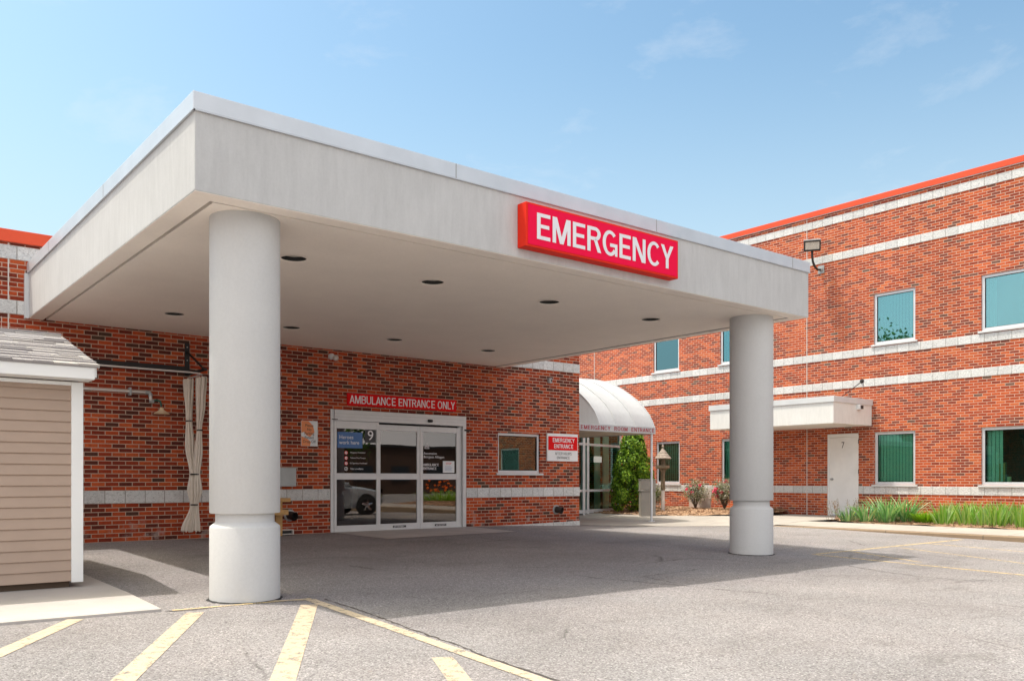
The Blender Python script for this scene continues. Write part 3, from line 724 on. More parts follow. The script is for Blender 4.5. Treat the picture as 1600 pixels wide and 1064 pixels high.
b = MB(); b.box((9.31, W-.068, 2.073), (9.86, W-.056, 2.089)); b.box((7.44, W-.062, 2.108), (7.56, W-.056, 2.122)); build_each(b, 'sensor_strip', M['black_metal'], SD)
b = MB(); b.box((10.50, W-.025, 2.0), (10.68, W-.001, 2.035)); b.build('door_contact', M['black_metal'], HB)
b = MB(); b.box((8.80, W+.022, .045), (9.10, W+.029, .085)); b.box((9.78, W+.012, .045), (10.06, W+.019, .085)); build_each(b, 'floor_warning_label', M['soot'], SD)
b = MB()
for x0_, y_ in ((8.83, W+.0215), (9.81, W+.0115)):
    for k in range(9): b.box((x0_+k*.026, y_-.001, .055+.004*(k % 3)), (x0_+k*.026+.014, y_, .072+.003*(k % 2)))
b.build('label_print', M['letter_white'], SD)
# decals on the glass (glass outer face: left -.012, right .04)
b = MB(); b.box((7.575, W-.016, 1.585), (8.10, W-.0125, 1.885)); b.build('poster', M['blue_sign'], SD)['label'] = 'blue poster reading Heroes work here'
text('lettering', 'Heroes\nwork here', (7.61, W-.016, 1.655), (1, 0), .42, .17, M['letter_white'], SD, .003)
b = MB(); b.box((8.16, W-.0155, 1.70), (8.39, W-.0128, 1.945)); b.build('number_backing', M['letter_dark'], SD)
text('lettering', '9', (8.215, W-.0158, 1.745), (1, 0), .12, .185, M['letter_white'], SD, .004)
for k, s_ in enumerate(['Weapons Prohibited', 'Tobacco Free Campus', 'E-Cigarettes Prohibited', 'Video surveillance']):
    z = 1.497-k*.101
    text('lettering', s_, (7.84, W-.012, z-.016), (1, 0), (.32, .33, .36, .28)[k], .036, M['letter_white'], SD, .003)
    b = MB(); b.lathe((7.755, W-.018, z), [(.0, 0), (.036, 0), (.036, .004), (0, .004)], 20, 'Y', False); b.build('warning_icon', M['sign_red_flat'] if k < 3 else M['letter_white'], SD)
    b = MB(); b.lathe((7.755, W-.021, z), [(.0, 0), (.026, 0), (.026, .002), (0, .002)], 20, 'Y', False); b.build('icon_disc', M['letter_white'] if k < 3 else M['letter_dark'], SD)
    b = MB(); b.prism([(7.74, z-.014), (7.765, z-.004), (7.77, z+.012), (7.75, z+.004)], 'Y', W-.0235, W-.0215); b.build('icon_mark', M['sign_red_flat'] if k < 3 else M['letter_white'], SD)
gy_ = W+.04
b = MB()                                                            # triangular emblem
for (p, q) in (((-.055, 0), (-.004, .10)), ((.055, 0), (.004, .10)), ((-.03, .0), (0, .06)), ((.03, 0), (0, .06)), ((-.05, 0), (.05, 0))):
    P0 = Vector((p[0], p[1])); Q0 = Vector((q[0], q[1])); d = (Q0-P0).normalized(); nn = Vector((-d.y, d.x))*.0055
    b.quad(*[(9.60+v.x, gy_-.004, 1.618+v.y) for v in (P0-nn, Q0-nn, Q0+nn, P0+nn)])
b.sm = True; b.build('emblem', M['letter_white'], SD)
text('lettering', 'Ascension\nBorgess Allegan', (9.52, gy_, 1.41), (1, 0), .50, .135, M['letter_white'], SD, .004)
block('lettering', 'AMBULANCE', (9.51, gy_, 1.265), (1, 0), .375, .05, M['letter_white'], SD, .15, .12); block('lettering', 'ENTRANCE', (9.51, gy_, 1.19), (1, 0), .32, .05, M['letter_white'], SD, .15, .12)
b = MB(); b.box((9.99, gy_-.008, 1.13), (10.275, gy_-.004, 1.37)); b.build('paper_notice', M['white_panel'], SD)
text('lettering', 'STOP', (10.06, gy_-.008, 1.30), (1, 0), .14, .04, M['sign_red_flat'], SD, .003)
b = MB()
for k in range(4): b.box((10.03, gy_-.0095, 1.175+k*.026), (10.22-.02*(k % 2), gy_-.0085, 1.181+k*.026))
b.build('notice_print', M['blue_sign'], SD)
# room behind the sliding doors
b = MB(); b.sm = True; x0, x1, y0, y1, z0, z1 = 7.2, 10.9, W+.2, W+5.5, -.005, 2.7
b.quad((x0, y1, z0), (x1, y1, z0), (x1, y1, z1), (x0, y1, z1)); b.quad((x0, y0, z0), (x0, y1, z0), (x0, y1, z1), (x0, y0, z1)); b.quad((x1, y0, z0), (x1, y1, z0), (x1, y1, z1), (x1, y0, z1)); b.quad((x0, y0, z1), (x1, y0, z1), (x1, y1, z1), (x0, y1, z1))
b.build('lobby', M['room_beige'], HB)
b = MB(); b.box((7.2, W+.12, -.02), (10.9, W+5.5, .0)); b.build('lobby_floor', M['pad'], HB)
b = MB(); b.box((7.72, W+.9, 0), (8.05, W+1.2, 2.6)); b.box((9.3, W+2.6, 0), (9.42, W+2.7, 2.5)); b.box((8.1, W+3.2, 0), (8.5, W+3.5, 1.1)); build_each(b, 'lobby_pillar', M['grey_metal'], HB)
b = MB(); b.prism([(7.52, .12), (7.60, .12), (7.52, .9)], 'Y', W+.3, W+.33); b.build('wooden_wedge', M['wood_new'], HB)

# ---------------------------------------------------------------- emergency canopy
CX0, CX1, CY0, CY1, CZ0, CZ1 = 2.452, 11.545, 7.295, W, 3.41, 4.10
EC = thing('emergency_canopy', 'large stucco drive-through canopy on two round columns over the ambulance drive', 'canopy', (7, 11, 0))
b = MB()
b.box((CX0, CY0, CZ0), (CX1, CY0+.2, CZ1)); b.box((CX0, CY0+.2, CZ0), (CX0+.2, CY1-.002, CZ1)); b.box((CX1-.2, CY0+.2, CZ0), (CX1, CY1-.002, CZ1))
b = MB()
b.prism([(CX0, CY0), (CX1, CY0), (CX1, CY1-.002), (CX1-.2, CY1-.002), (CX1-.2, CY0+.2), (CX0+.2, CY0+.2), (CX0+.2, CY1-.002), (CX0, CY1-.002)], 'Z', CZ0, CZ1)
b.build('fascia', M['stucco'], EC, bevel=.008)
b = MB(); b.prism([(CX0+.004, CY0+.004), (CX1-.004, CY0+.004), (CX1-.004, CY1-.004), (CX1-.198, CY1-.004), (CX1-.198, CY0+.198), (CX0+.198, CY0+.198), (CX0+.198, CY1-.004), (CX0+.004, CY1-.004)], 'Z', CZ0-.004, CZ0-.0005)
b.build('soffit_border', M['soffit'], EC)
# soffit with real round light holes
sx0, sx1, sy0, sy1 = CX0+.245, CX1-.245, CY0+.245, CY1-.003
LX = [4.06, 5.88, 7.78, 9.82]; LY = [8.88, 12.95]; LR = .14
b = MB(); b.sm = True; cells = []
bm = bmesh.new()
xs = [sx0]+[v for x in LX for v in (x-.2, x+.2)]+[sx1]; ys = [sy0]+[v for y in LY for v in (y-.2, y+.2)]+[sy1]
for i in range(len(xs)-1):
    for j in range(len(ys)-1):
        if i % 2 == 1 and j % 2 == 1:
            cx_, cy_ = (xs[i]+xs[i+1])/2, (ys[j]+ys[j+1])/2; N_ = 32
            for k in range(N_):
                def sq(t):
                    a = 2*math.pi*t/N_; c_, s_ = math.cos(a), math.sin(a); m_ = max(abs(c_), abs(s_)); return (cx_+.2*c_/m_, cy_+.2*s_/m_, CZ0+.004)
                def ci(t):
                    a = 2*math.pi*t/N_; return (cx_+LR*math.cos(a), cy_+LR*math.sin(a), CZ0+.004)
                b.quad(ci(k), ci(k+1), sq(k+1), sq(k))
        else: b.quad((xs[i], ys[j], CZ0+.004), (xs[i], ys[j+1], CZ0+.004), (xs[i+1], ys[j+1], CZ0+.004), (xs[i+1], ys[j], CZ0+.004))
for (p, q) in (((sx0, sy0), (sx1, sy0)), ((sx1, sy0), (sx1, sy1)), ((sx1, sy1), (sx0, sy1)), ((sx0, sy1), (sx0, sy0))):
    b.quad((p[0], p[1], CZ0+.004), (q[0], q[1], CZ0+.004), (q[0], q[1], CZ0+.06), (p[0], p[1], CZ0+.06))
b.build('soffit', M['soffit'], EC)
b = MB(); b.sm = True
b.quad((CX0+.19, CY0+.19, CZ0+.05), (CX1-.19, CY0+.19, CZ0+.05), (CX1-.19, sy0+.01, CZ0+.05), (CX0+.19, sy0+.01, CZ0+.05))
b.quad((CX0+.19, sy0+.01, CZ0+.05), (sx0+.01, sy0+.01, CZ0+.05), (sx0+.01, CY1-.003, CZ0+.05), (CX0+.19, CY1-.003, CZ0+.05))
b.quad((sx1-.01, sy0+.01, CZ0+.05), (CX1-.19, sy0+.01, CZ0+.05), (CX1-.19, CY1-.003, CZ0+.05), (sx1-.01, CY1-.003, CZ0+.05))
b.build('reveal_groove', M['groove'], EC)
b = MB(); b.box((CX0+.05, CY0+.05, CZ1-.1), (CX1-.05, CY1-.01, CZ1+.05)); b.build('roof_slab', M['groove'], EC)
b = MB(); o = .018
b.prism([(CX0-o, CY0-o), (CX1+o, CY0-o), (CX1+o, CY1-.002), (CX1-.16, CY1-.002), (CX1-.16, CY0+.16), (CX0+.16, CY0+.16), (CX0+.16, CY1-.002), (CX0-o, CY1-.002)], 'Z', CZ1-.018, 4.236)
b.build('coping', M['cap_metal'], EC, bevel=.006)
b = MB(); b.box((CX0-o+.002, CY0-o-.005, CZ1-.026), (CX1+o, CY0-.003, CZ1-.019)); b.box((CX0-o-.005, CY0-o-.005, CZ1-.026), (CX0-.003, CY1-.01, CZ1-.0195)); b.build('drip_edge', M['cap_metal'], EC)
b = MB()
for x in (5.1, 8.15, 11.1): b.box((x, CY0-o-.002, CZ1-.017), (x+.012, CY0-o+.002, 4.232))
for y in (10.2, 13.1): b.box((CX0-o-.002, y, CZ1-.017), (CX0-o+.002, y+.012, 4.232))
build_each(b, 'coping_seam', M['grey_metal'], EC)
b = MB(); b.box((CX0-.055, W-.07, CZ0-.01), (CX0-.001, W-.003, CZ1-.03)); b.build('flashing', M['cap_white'], EC)
for (x, y) in ((3.115, 7.875), (10.94, 7.875)):
    b = MB(); z0 = -.3; r = .318
    b.lathe((x, y, 0), [(r, z0), (r, .545), (r-.006, .560), (r-.05, .595), (r-.052, .60), (r-.052, .672), (r-.046, .678), (r-.004, .680), (r, .686), (r, CZ0+.006)], 72)
    b.build('column', M['column'], EC, smooth=True)
    b = MB(); b.sm = True; rr = random.Random(int(x*10)); n_ = 60
    for k in range(n_):
        a = 2*math.pi*k/n_; r1 = r+.012+.022*rr.random(); px_, py_ = x+math.cos(a)*(r-.01), y+math.sin(a)*(r-.01); qx, qy = x+math.cos(a)*r1, y+math.sin(a)*r1
        b.v += [(px_, py_, zg(px_, py_)+.012), (qx, qy, zg(qx, qy)+.003)]
    for k in range(n_): a, c2 = 2*k, 2*((k+1) % n_); b.f.append((a, a+1, c2+1, c2))
    b.build('base_sealant', M['rubber'], EC)
for y in LY:
    for x in LX:
        b = MB(); b.sm = True; b.lathe((x, y, CZ0), [(LR, .004), (LR-.012, .06), (LR-.03, .20)], 32, cap=False); cn = b.build('downlight', M['dark_can'], EC)
        b = MB(); b.lathe((x, y, CZ0), [(LR+.022, -.003), (LR+.018, -.006), (LR+.002, -.005), (LR-.004, .004)], 32, cap=False); b.build('trim_ring', M['soffit'], cn)
        b = MB(); b.lathe((x, y, CZ0), [(0, .034), (.085, .036), (.112, .044)], 24, cap=False); b.build('bulb_lens', M['lens'], cn)

# EMERGENCY sign
ES = thing('emergency_sign', 'long red sign cabinet reading EMERGENCY on the canopy fascia', 'sign', (7.15, 7.2, 3.75))
b = MB(); b.box((5.93, 7.145, 3.505), (8.41, 7.292, 3.98)); b.build('sign_cabinet', M['sign_red_side'], ES, bevel=.004)
b = MB(); b.box((5.955, 7.138, 3.528), (8.385, 7.144, 3.958)); b.build('sign_face', M['sign_red'], ES)
block('lettering', 'EMERGENCY', (6.075, 7.138, 3.600), (1, 0), 2.215, .285, M['letter_white'], ES, .16, .10)
AS = thing('ambulance_sign', 'narrow red sign reading AMBULANCE ENTRANCE ONLY over the sliding doors', 'sign', (9, W, 2.5))
b = MB(); b.box((7.775, W-.03, 2.39), (10.28, W-.002, 2.625)); b.build('sign_board', M['sign_red_flat'], AS, bevel=.003)
block('lettering', 'AMBULANCE ENTRANCE ONLY', (7.82, W-.03, 2.432), (1, 0), 2.415, .152, M['letter_white'], AS, .14, .10)
NP = thing('no_parking_sign', 'faded white and orange sign reading No Parking Patient Drop Off', 'sign', (7, W, 1.8))
b = MB(); b.box((6.848, W-.012, 1.60), (7.175, W-.002, 2.065)); b.build('sign_board', M['white_panel'], NP, bevel=.004)
b = MB(); b.prism([(6.852, 2.06), (6.99, 2.06), (7.08, 1.98), (7.11, 1.86), (7.02, 1.77), (6.95, 1.80), (6.90, 1.86), (6.852, 1.84)], 'Y', W-.0145, W-.0125); b.prism([(6.852, 1.78), (6.96, 1.74), (7.04, 1.68), (7.02, 1.604), (6.852, 1.604)], 'Y', W-.0145, W-.0125); b.build('faded_ink', M['orange_sign'], NP)
text('lettering', 'Please\nNo\nParking\nPatient\nDrop Off', (6.885, W-.0145, 1.645), (1, 0), .25, .36, M['letter_dark'], NP, .003, align='CENTER')
EE = thing('emergency_entrance_sign', 'red and white sign reading EMERGENCY ENTRANCE AFTER HOURS ENTRANCE by the office window', 'sign', (13.2, W, 1.7))
b = MB(); b.box((12.765, W-.045, 1.405), (13.70, W-.004, 2.03)); b.build('sign_board', M['white_panel'], EE, bevel=.004)
b = MB(); b.box((12.79, W-.051, 1.655), (13.68, W-.0455, 1.965)); b.build('red_field', M['sign_red_flat'], EE)
block('lettering', 'EMERGENCY', (12.92, W-.051, 1.835), (1, 0), .66, .092, M['letter_white'], EE, .16, .12); block('lettering', 'ENTRANCE', (12.96, W-.051, 1.70), (1, 0), .58, .092, M['letter_white'], EE, .16, .12)
block('lettering', 'AFTER HOURS', (12.99, W-.045, 1.55), (1, 0), .51, .06, M['letter_dark'], EE, .11, .12); block('lettering', 'ENTRANCE', (13.05, W-.045, 1.455), (1, 0), .39, .06, M['letter_dark'], EE, .11, .12)

# wall fixtures on the low building
t = thing('junction_box', 'grey metal electrical box mounted on the shaded brick beside the column', 'electrical box', (6.5, W, 1))
b = MB(); b.box((6.28, W-.13, .865), (6.70, W-.002, 1.19)); b.build('box', M['grey_metal'], t, bevel=.006); b = MB(); b.box((6.27, W-.145, 1.188), (6.715, W-.002, 1.205)); b.build('lid', M['grey_metal'], t, bevel=.003)
def outlet(x, z, label, dx):
    t = thing('wall_pipe_outlet', label, 'pipe outlet', (x, W, z), 'dark pipe outlets low on the brick wall')
    b = MB(); b.lathe((x, W, z), [(.0, -.012), (.105, -.012), (.11, -.002)], 24, 'Y', False); b.build('wall_plate', M['grey_metal'], t, smooth=True)
    b = MB(); P = [(x, W-.01, z), (x+dx*.3, W-.08, z-.005), (x+dx, W-.15, z-.02)]; b.tube(P, [.075, .075, .08], 20, False); b.tube(P, [.06, .06, .062], 20, False); b.build('pipe', M['bronze'], t, smooth=True)
    b = MB(); b.lathe((x, W-.03, z), [(0, 0), (.06, 0)], 16, 'Y', False); b.build('pipe_mouth', M['dark_can'], t)
outlet(6.63, .345, 'dark round pipe outlet on the wall between column and sliding doors', .03); outlet(13.07, .31, 'blue grey pipe outlet near the brick corner under the emergency entrance sign', .05)
t = thing('security_camera', 'small white dome camera on the shaded brick under the canopy', 'camera', (7.47, W, 3.27))
b = MB(); b.lathe((7.45, W, 3.28), [(0, -.05), (.055, -.05), (.06, -.002)], 20, 'Y', False); b.build('mount', M['white_panel'], t, smooth=True)
b = MB(); b.lathe((7.50, W-.09, 3.25), [(0, -.055), (.035, -.045), (.055, -.015), (.055, .02), (.03, .05), (0, .055)], 20, cap=False); b.build('dome', M['pipe_white'], t, smooth=True)
t = thing('wall_sensor', 'small grey box sensor high on the brick near the building corner', 'sensor', (12.85, W, 3.2))
b = MB(); b.box((12.80, W-.08, 3.155), (12.885, W-.002, 3.27)); b.build('box', M['grey_metal'], t, bevel=.006); b = MB(); b.box((12.845, W-.088, 3.19), (12.868, W-.081, 3.24)); b.build('lens', M['dark_can'], t)
t = thing('downspout_box', 'small white box lying at the foot of the wall behind the column', 'box', (6.5, W-.1, 0))
b = MB(); b.box((6.30, W-.20, .012), (6.62, W-.005, .028)); b.box((6.30, W-.20, .085), (6.62, W-.005, .10)); b.box((6.60, W-.20, .0285), (6.62, W-.005, .0845)); b.box((6.30, W-.19, .0285), (6.32, W-.01, .0845)); b.build('frame', M['pipe_white'], t)
b = MB(); b.box((6.325, W-.16, .029), (6.595, W-.02, .084)); b.build('opening', M['dark_can'], t)
t = thing('wooden_stand', 'raw yellow timber stand half hidden behind the near column', 'stand', (6.2, W-.6, 0))
def tilt_box(b, a, c): b.box(a, c)
b = MB(); b.box((6.24, W-.30, 0), (6.36, W-.20, .60)); b.build('post', M['wood_new'], t); b = MB(); b.box((6.00, W-.42, .60), (6.46, W-.12, .665)); b.build('top_board', M['wood_new'], t)
b = MB(); b.box((6.02, W-.62, .38), (6.33, W-.32, .47)); b.build('brace', M['wood_new'], t); b = MB(); b.box((6.00, W-.40, 0), (6.10, W-.14, .118)); b.build('foot', M['wood_new'], t)

# curtain rail, curtain, barn lamp
t = thing('curtain_rail', 'black bracketed wall rail with a white curtain track beside the shed', 'curtain rail', (4.0, 14.3, 2.8))
b = MB(); b.box((4.765, W-.012, 2.72), (4.845, W-.002, 3.27)); b.build('wall_bracket', M['black_metal'], t)
b = MB()
for z in (2.79, 2.98, 3.2): b.lathe((4.805, W-.013, z), [(0, -.006), (.011, -.005), (.012, 0)], 10, 'Y', False)
build_each(b, 'bolt', M['grey_metal'], t)
b = MB(); b.box((4.785, 13.78, 2.725), (4.825, W-.013, 2.765)); b.build('arm', M['black_metal'], t)
b = MB(); b.tube([(4.805, W-.02, 3.12), (4.805, 13.86, 2.755)], .018, 6); b.build('brace', M['black_metal'], t)
b = MB(); b.box((.3, W-.06, 2.765), (4.765, W-.002, 2.87)); b.build('wall_rail', M['black_metal'], t)
b = MB(); path = [(.6, 13.85, 2.69), (3, 13.85, 2.69), (4.6, 13.85, 2.685), (4.74, 13.87, 2.68), (4.80, 13.95, 2.68), (4.82, 14.1, 2.68), (4.82, 14.64, 2.68)]; b.tube(path, .014, 8); b.build('track', M['pipe_white'], t, smooth=True)
b = MB()
for x in (1.2, 2.6, 3.9): b.tube([(x, 13.85, 2.69), (x, W-.03, 2.79)], .009, 6)
build_each(b, 'hanger', M['black_metal'], t)
cu = MB(); cu.sm = True
def bundle(path, nf, seed, N=96):
    rr = random.Random(seed); ph = [rr.uniform(0, 6.28) for _ in range(4)]; first = len(cu.v); rows = 0
    Z = [p[0] for p in path]
    K = 64
    for k in range(K+1):
        z = Z[0]+(Z[-1]-Z[0])*k/K
        for i in range(len(path)-1):
            if path[i][0] >= z-1e-6 and z >= path[i+1][0]-1e-6:
                t_ = (path[i][0]-z)/(path[i][0]-path[i+1][0]); t_ = t_*t_*(3-2*t_)
                x = path[i][1]*(1-t_)+path[i+1][1]*t_; y = path[i][2]*(1-t_)+path[i+1][2]*t_; a = path[i][3]*(1-t_)+path[i+1][3]*t_; c_ = path[i][4]*(1-t_)+path[i+1][4]*t_; break
        for q in range(N):
            an = 2*math.pi*q/N; f = 1+.22*math.sin(nf*an+ph[0]+.5*math.sin(z*2.1+ph[1]))+.09*math.sin((nf*2+1)*an+ph[2]+z)
            cu.v.append((x+a*f*math.cos(an), y+c_*f*math.sin(an), z+(.012*math.sin(nf*an) if k in (0, K) else 0)))
    for k in range(K):
        for q in range(N):
            a = first+k*N+q; b_ = first+k*N+(q+1) % N; cu.f.append((a, b_, b_+N, a+N))
bundle([(2.635, 4.765, 14.42, .047, .17), (1.95, 4.775, 14.42, .036, .07), (1.55, 4.775, 14.38, .055, .10), (1.075, 4.79, 14.28, .040, .05), (.82, 4.785, 14.28, .062, .09), (.58, 4.78, 14.26, .030, .04), (.145, 4.70, 14.30, .070, .12)], 9, 3)
bundle([(2.645, 4.855, 14.08, .050, .17), (2.20, 4.852, 14.10, .048, .13), (1.79, 4.845, 14.14, .030, .05), (1.45, 4.84, 14.16, .046, .09), (1.075, 4.83, 14.20, .038, .05), (.82, 4.835, 14.20, .058, .08), (.58, 4.82, 14.20, .028, .04), (.155, 4.80, 14.22, .066, .11)], 8, 5)
cu.v = [(x-.02, y, z) for x, y, z in cu.v]
CU = cu.build('curtain', M['curtain'], None, smooth=True, origin=(4.82, 14.25, 1.4)); tag(CU, 'cream fabric curtain tied in bunches hanging beside the near column', 'curtain')
for (x, y, z, rx, ry) in ((4.755, 14.42, 1.95, .050, .085), (4.835, 14.14, 1.79, .046, .066), (4.79, 14.24, 1.075, .072, .10), (4.78, 14.23, .58, .058, .085)):
    b = MB(); N_ = 24; i = 0
    for k in range(N_):
        a = 2*math.pi*k/N_; c_, s_ = math.cos(a), math.sin(a)
        b.v += [(x+rx*c_, y+ry*s_, z-.011), (x+rx*c_, y+ry*s_, z+.011)]
    for k in range(N_): a, c2 = 2*k, 2*((k+1) % N_); b.f.append((a, c2, c2+1, a+1))
    b.build('tie_band', M['black_band'], CU)
t = thing('barn_lamp', 'cream cone shaded wall lamp on a white conduit pipe beside the shed', 'lamp', (4.2, W-.1, 2.3))
yy = W-.06
b = MB(); b.tube([(1.0, yy, 2.40), (4.16, yy, 2.40)], .021, 10); b.tube([(4.20, yy, 2.385), (4.20, yy-.02, 2.27)], .024, 10); b.build('conduit', M['pipe_white'], t, smooth=True)
b = MB(); b.tube([(4.12, yy, 2.40), (4.18, yy, 2.40), (4.20, yy, 2.38), (4.20, yy, 2.33)], .031, 10); b.box((3.87, yy-.04, 2.34), (3.90, W-.002, 2.46)); b.tube([(4.19, yy, 2.26), (4.25, yy, 2.26)], .034, 10); b.build('fitting', M['grey_metal'], t, smooth=True)
b = MB(); b.tube([(4.24, yy, 2.265), (4.30, yy-.01, 2.285), (4.345, yy-.04, 2.26), (4.355, yy-.06, 2.18)], .017, 10); b.build('gooseneck', M['green_enamel'], t, smooth=True)
b = MB(); b.lathe((4.357, yy-.065, 2.09), [(.022, .075), (.028, .06), (.04, .03), (.105, -.012), (.128, -.03), (.126, -.034), (.04, .018), (.0, .02)], 28, cap=False); b.build('shade', M['cream_enamel'], t, smooth=True)

# ---------------------------------------------------------------- shed
SH = thing('garden_shed', 'beige vinyl sided shed with white trim and grey shingle roof at the left', 'shed', (0, 10.5, 0))
SY = 9.36; Z0, Z1 = -.01, 1.95; SXR = 2.035; SXL = -2.2; SYB = 12.4
b = MB(); b.sm = True; lap = .1045; z = Z0; prof = []
while z < Z1-.01:
    e = min(z+lap, Z1); prof += [(0.0, z), (-.004, z+.004), (.010, e-.012), (.014, e)]; z = e
for i in range(len(prof)-1):
    (n0, za), (n1, zb_) = prof[i], prof[i+1]
    b.quad((SXL, SY+n0, za), (SXR-.06, SY+n0, za), (SXR-.06, SY+n1, zb_), (SXL, SY+n1, zb_))
    b.quad((SXR-.005-n0, SY+.06, za), (SXR-.005-n0, SYB, za), (SXR-.005-n1, SYB, zb_), (SXR-.005-n1, SY+.06, zb_))
b.build('siding', M['vinyl'], SH)
b = MB(); b.box((SXL, SY+.03, Z0), (SXR-.03, SYB, Z1)); b.prism([(SY-.0, Z1), (SYB, Z1), ((SY+SYB)/2, 2.62)], 'X', SXL, SXR-.03); b.build('shed_body', M['vinyl'], SH)
b = MB(); b.box((SXR-.095, SY-.014, Z0-.012), (SXR+.012, SY+.02, Z1)); b.box((SXR-.02, SY+.021, Z0-.012), (SXR+.012, SY+.11, Z1)); b.box((SXL, SY-.012, Z1-.035), (SXR-.096, SY+.02, Z1)); b.build('corner_trim', M['trim_white'], SH, bevel=.003)
b = MB(); b.box((SXL, SY+.06, -.085), (SXR-.1, SY+.12, Z0)); b.box((SXL, SYB-.2, -.085), (SXR-.1, SYB, Z0)); build_each(b, 'skid', M['twig'], SH)
EY = 9.13; RZ = 2.60; RY = (SY+SYB)/2; EZ = 2.075; XR = 2.12
b = MB(); b.box((SXL, EY-.02, 1.965), (XR-.02, EY, EZ+.02)); b.box((SXL, EY, 1.962), (XR-.02, SY+.02, 1.975)); b.build('fascia_board', M['trim_white'], SH, bevel=.003)
b = MB(); sl = (RZ-EZ)/(RY-EY)
b.prism([(EY-.0, EZ-.09), (EY, EZ+.012), (RY, RZ+.012), (2*RY-EY, EZ+.012), (2*RY-EY, EZ-.09), (RY, RZ-.09)], 'X', XR-.03, XR); b.build('rake_board', M['trim_white'], SH)
b = MB(); b.sm = False
rows = 13; L = math.hypot(RY-EY, RZ-EZ); uy, uz = (RY-EY)/L, (RZ-EZ)/L; ex = L/rows; ny, nz = -uz, uy
rr = random.Random(4)
for k in range(rows):
    x = SXL-rr.uniform(0, .2)
    while x < XR+.015:
        w_ = rr.choice([.12, .17, .22, .28, .33]); x1 = min(x+w_, XR+.02); s0 = k*ex-.015; s1 = (k+1)*ex+.04; th0 = .020+rr.choice([0, .006, .011]); 
        def q(xx, s_, h): return (xx, EY-.03+uy*s_+ny*h, EZ+.012+uz*s_+nz*h)
        x0 = max(x, SXL); i = len(b.v)
        b.v += [q(x0, s0, .004), q(x1-.004, s0, .004), q(x1-.004, s1, .002), q(x0, s1, .002), q(x0, s0, th0), q(x1-.004, s0, th0), q(x1-.004, s1, .006), q(x0, s1, .006)]
        b.f += [(i,i+3,i+2,i+1),(i+4,i+5,i+6,i+7),(i,i+1,i+5,i+4),(i+1,i+2,i+6,i+5),(i+2,i+3,i+7,i+6),(i+3,i,i+4,i+7)]
        x = x1
        if x >= XR+.015: break
b.box((SXL, RY-.08, RZ+.02), (XR+.02, RY+.02, RZ+.04))
b.build('roof_shingles', M['shingle'], SH)
b = MB(); b.prism([(EY-.03, EZ-.0), (EY-.03, EZ+.014), (RY, RZ+.014), (2*RY-EY, EZ+.014), (2*RY-EY, EZ), (RY, RZ)], 'X', SXL, XR+.02); b.build('roof_deck', M['shingle'], SH)

# ---------------------------------------------------------------- two storey wing
RW = thing('hospital_wing', 'two storey red brick wing with pale stone bands and red roof edge', 'building', (RX+4, 12, 0))
YA, YB = .6, 34
low = [(9.09-2.2, 9.09), (10.68, 11.77), (15.60, 16.72), (18.37, 19.38), (1.7, 2.9), (4.3, 5.4)]
up = [(9.09-2.2, 9.09), (10.68, 11.79), (15.66, 16.77), (18.40, 19.50), (1.7, 2.9), (4.3, 5.4)]
ZL = (.856, 2.235); ZU = (4.535, 5.87)
holes = [(a, c, *ZL) for a, c in low]+[(a, c, *ZU) for a, c in up]+[(12.215, 13.13, -.02, 2.235)]
wall(RW, 'wall', 'X', RX, YA, YB, -.3, 8.31, holes, M['brick_right'], reveal=.12)
b = MB(); b.sm = True; b.quad((RX, YA, -.3), (RX+16, YA, -.3), (RX+16, YA, 8.31), (RX, YA, 8.31)); b.quad((RX, YB, -.3), (RX+16, YB, -.3), (RX+16, YB, 8.31), (RX, YB, 8.31)); b.quad((RX+16, YA, -.3), (RX+16, YB, -.3), (RX+16, YB, 8.31), (RX+16, YA, 8.31)); b.build('side_wall', M['brick_right'], RW)
b = MB(); b.box((RX+.1, YA+.1, 8.2), (RX+15.9, YB-.1, 8.26)); b.build('roof', M['groove'], RW)
full = [(YA, YB)]
bands(RW, 'X', RX, [[(YA, 12.21), (13.135, YB)], full, full, full, full], [(9, 12), (51, 54), (63, 66), (103, 106), (118, 121)])
# band 63-66 must stop at the upper windows' bottoms (they start above it)
b = MB(); b.box((RX-.055, YA-.05, 8.312), (RX+.25, YB, 8.465)); b.box((RX+.252, YA-.05, 8.312), (RX+16, YA+.2, 8.465)); b.build('roof_coping', M['red_coping'], RW, bevel=.006)
b = MB(); b.box((RX-.045, YA-.04, 8.30), (RX-.005, YB, 8.311)); b.build('coping_drip', M['cap_white'], RW)
b = MB()
for y in (13.758, 22.3): b.box((RX-.014, y-.008, -.1), (RX+.01, y+.008, 8.30))
build_each(b, 'expansion_joint', M['pipe_white'], RW)
for (a, c) in low:
    if a < 6.9 and a > 6: bl = [(c-.42, c-.06)]
    elif a < 6: bl = [(a+.4, c)]
    else: bl = [(a, c)]
    window(RW, 'X', RX, a, c, *ZL, M['glass_green'], .07, .04, True, bl, 1.6 if a < 7 else .7, label='ground floor window with green tinted glass')
for (a, c) in up:
    window(RW, 'X', RX, a, c, *ZU, M['glass_teal'], .07, .04, True, ([(a, c)] if abs(a-10.68) < .01 or a > 15.5 and a < 16 else [(c-.28, c-.06)]), .9, label='upper floor window with teal reflective glass')
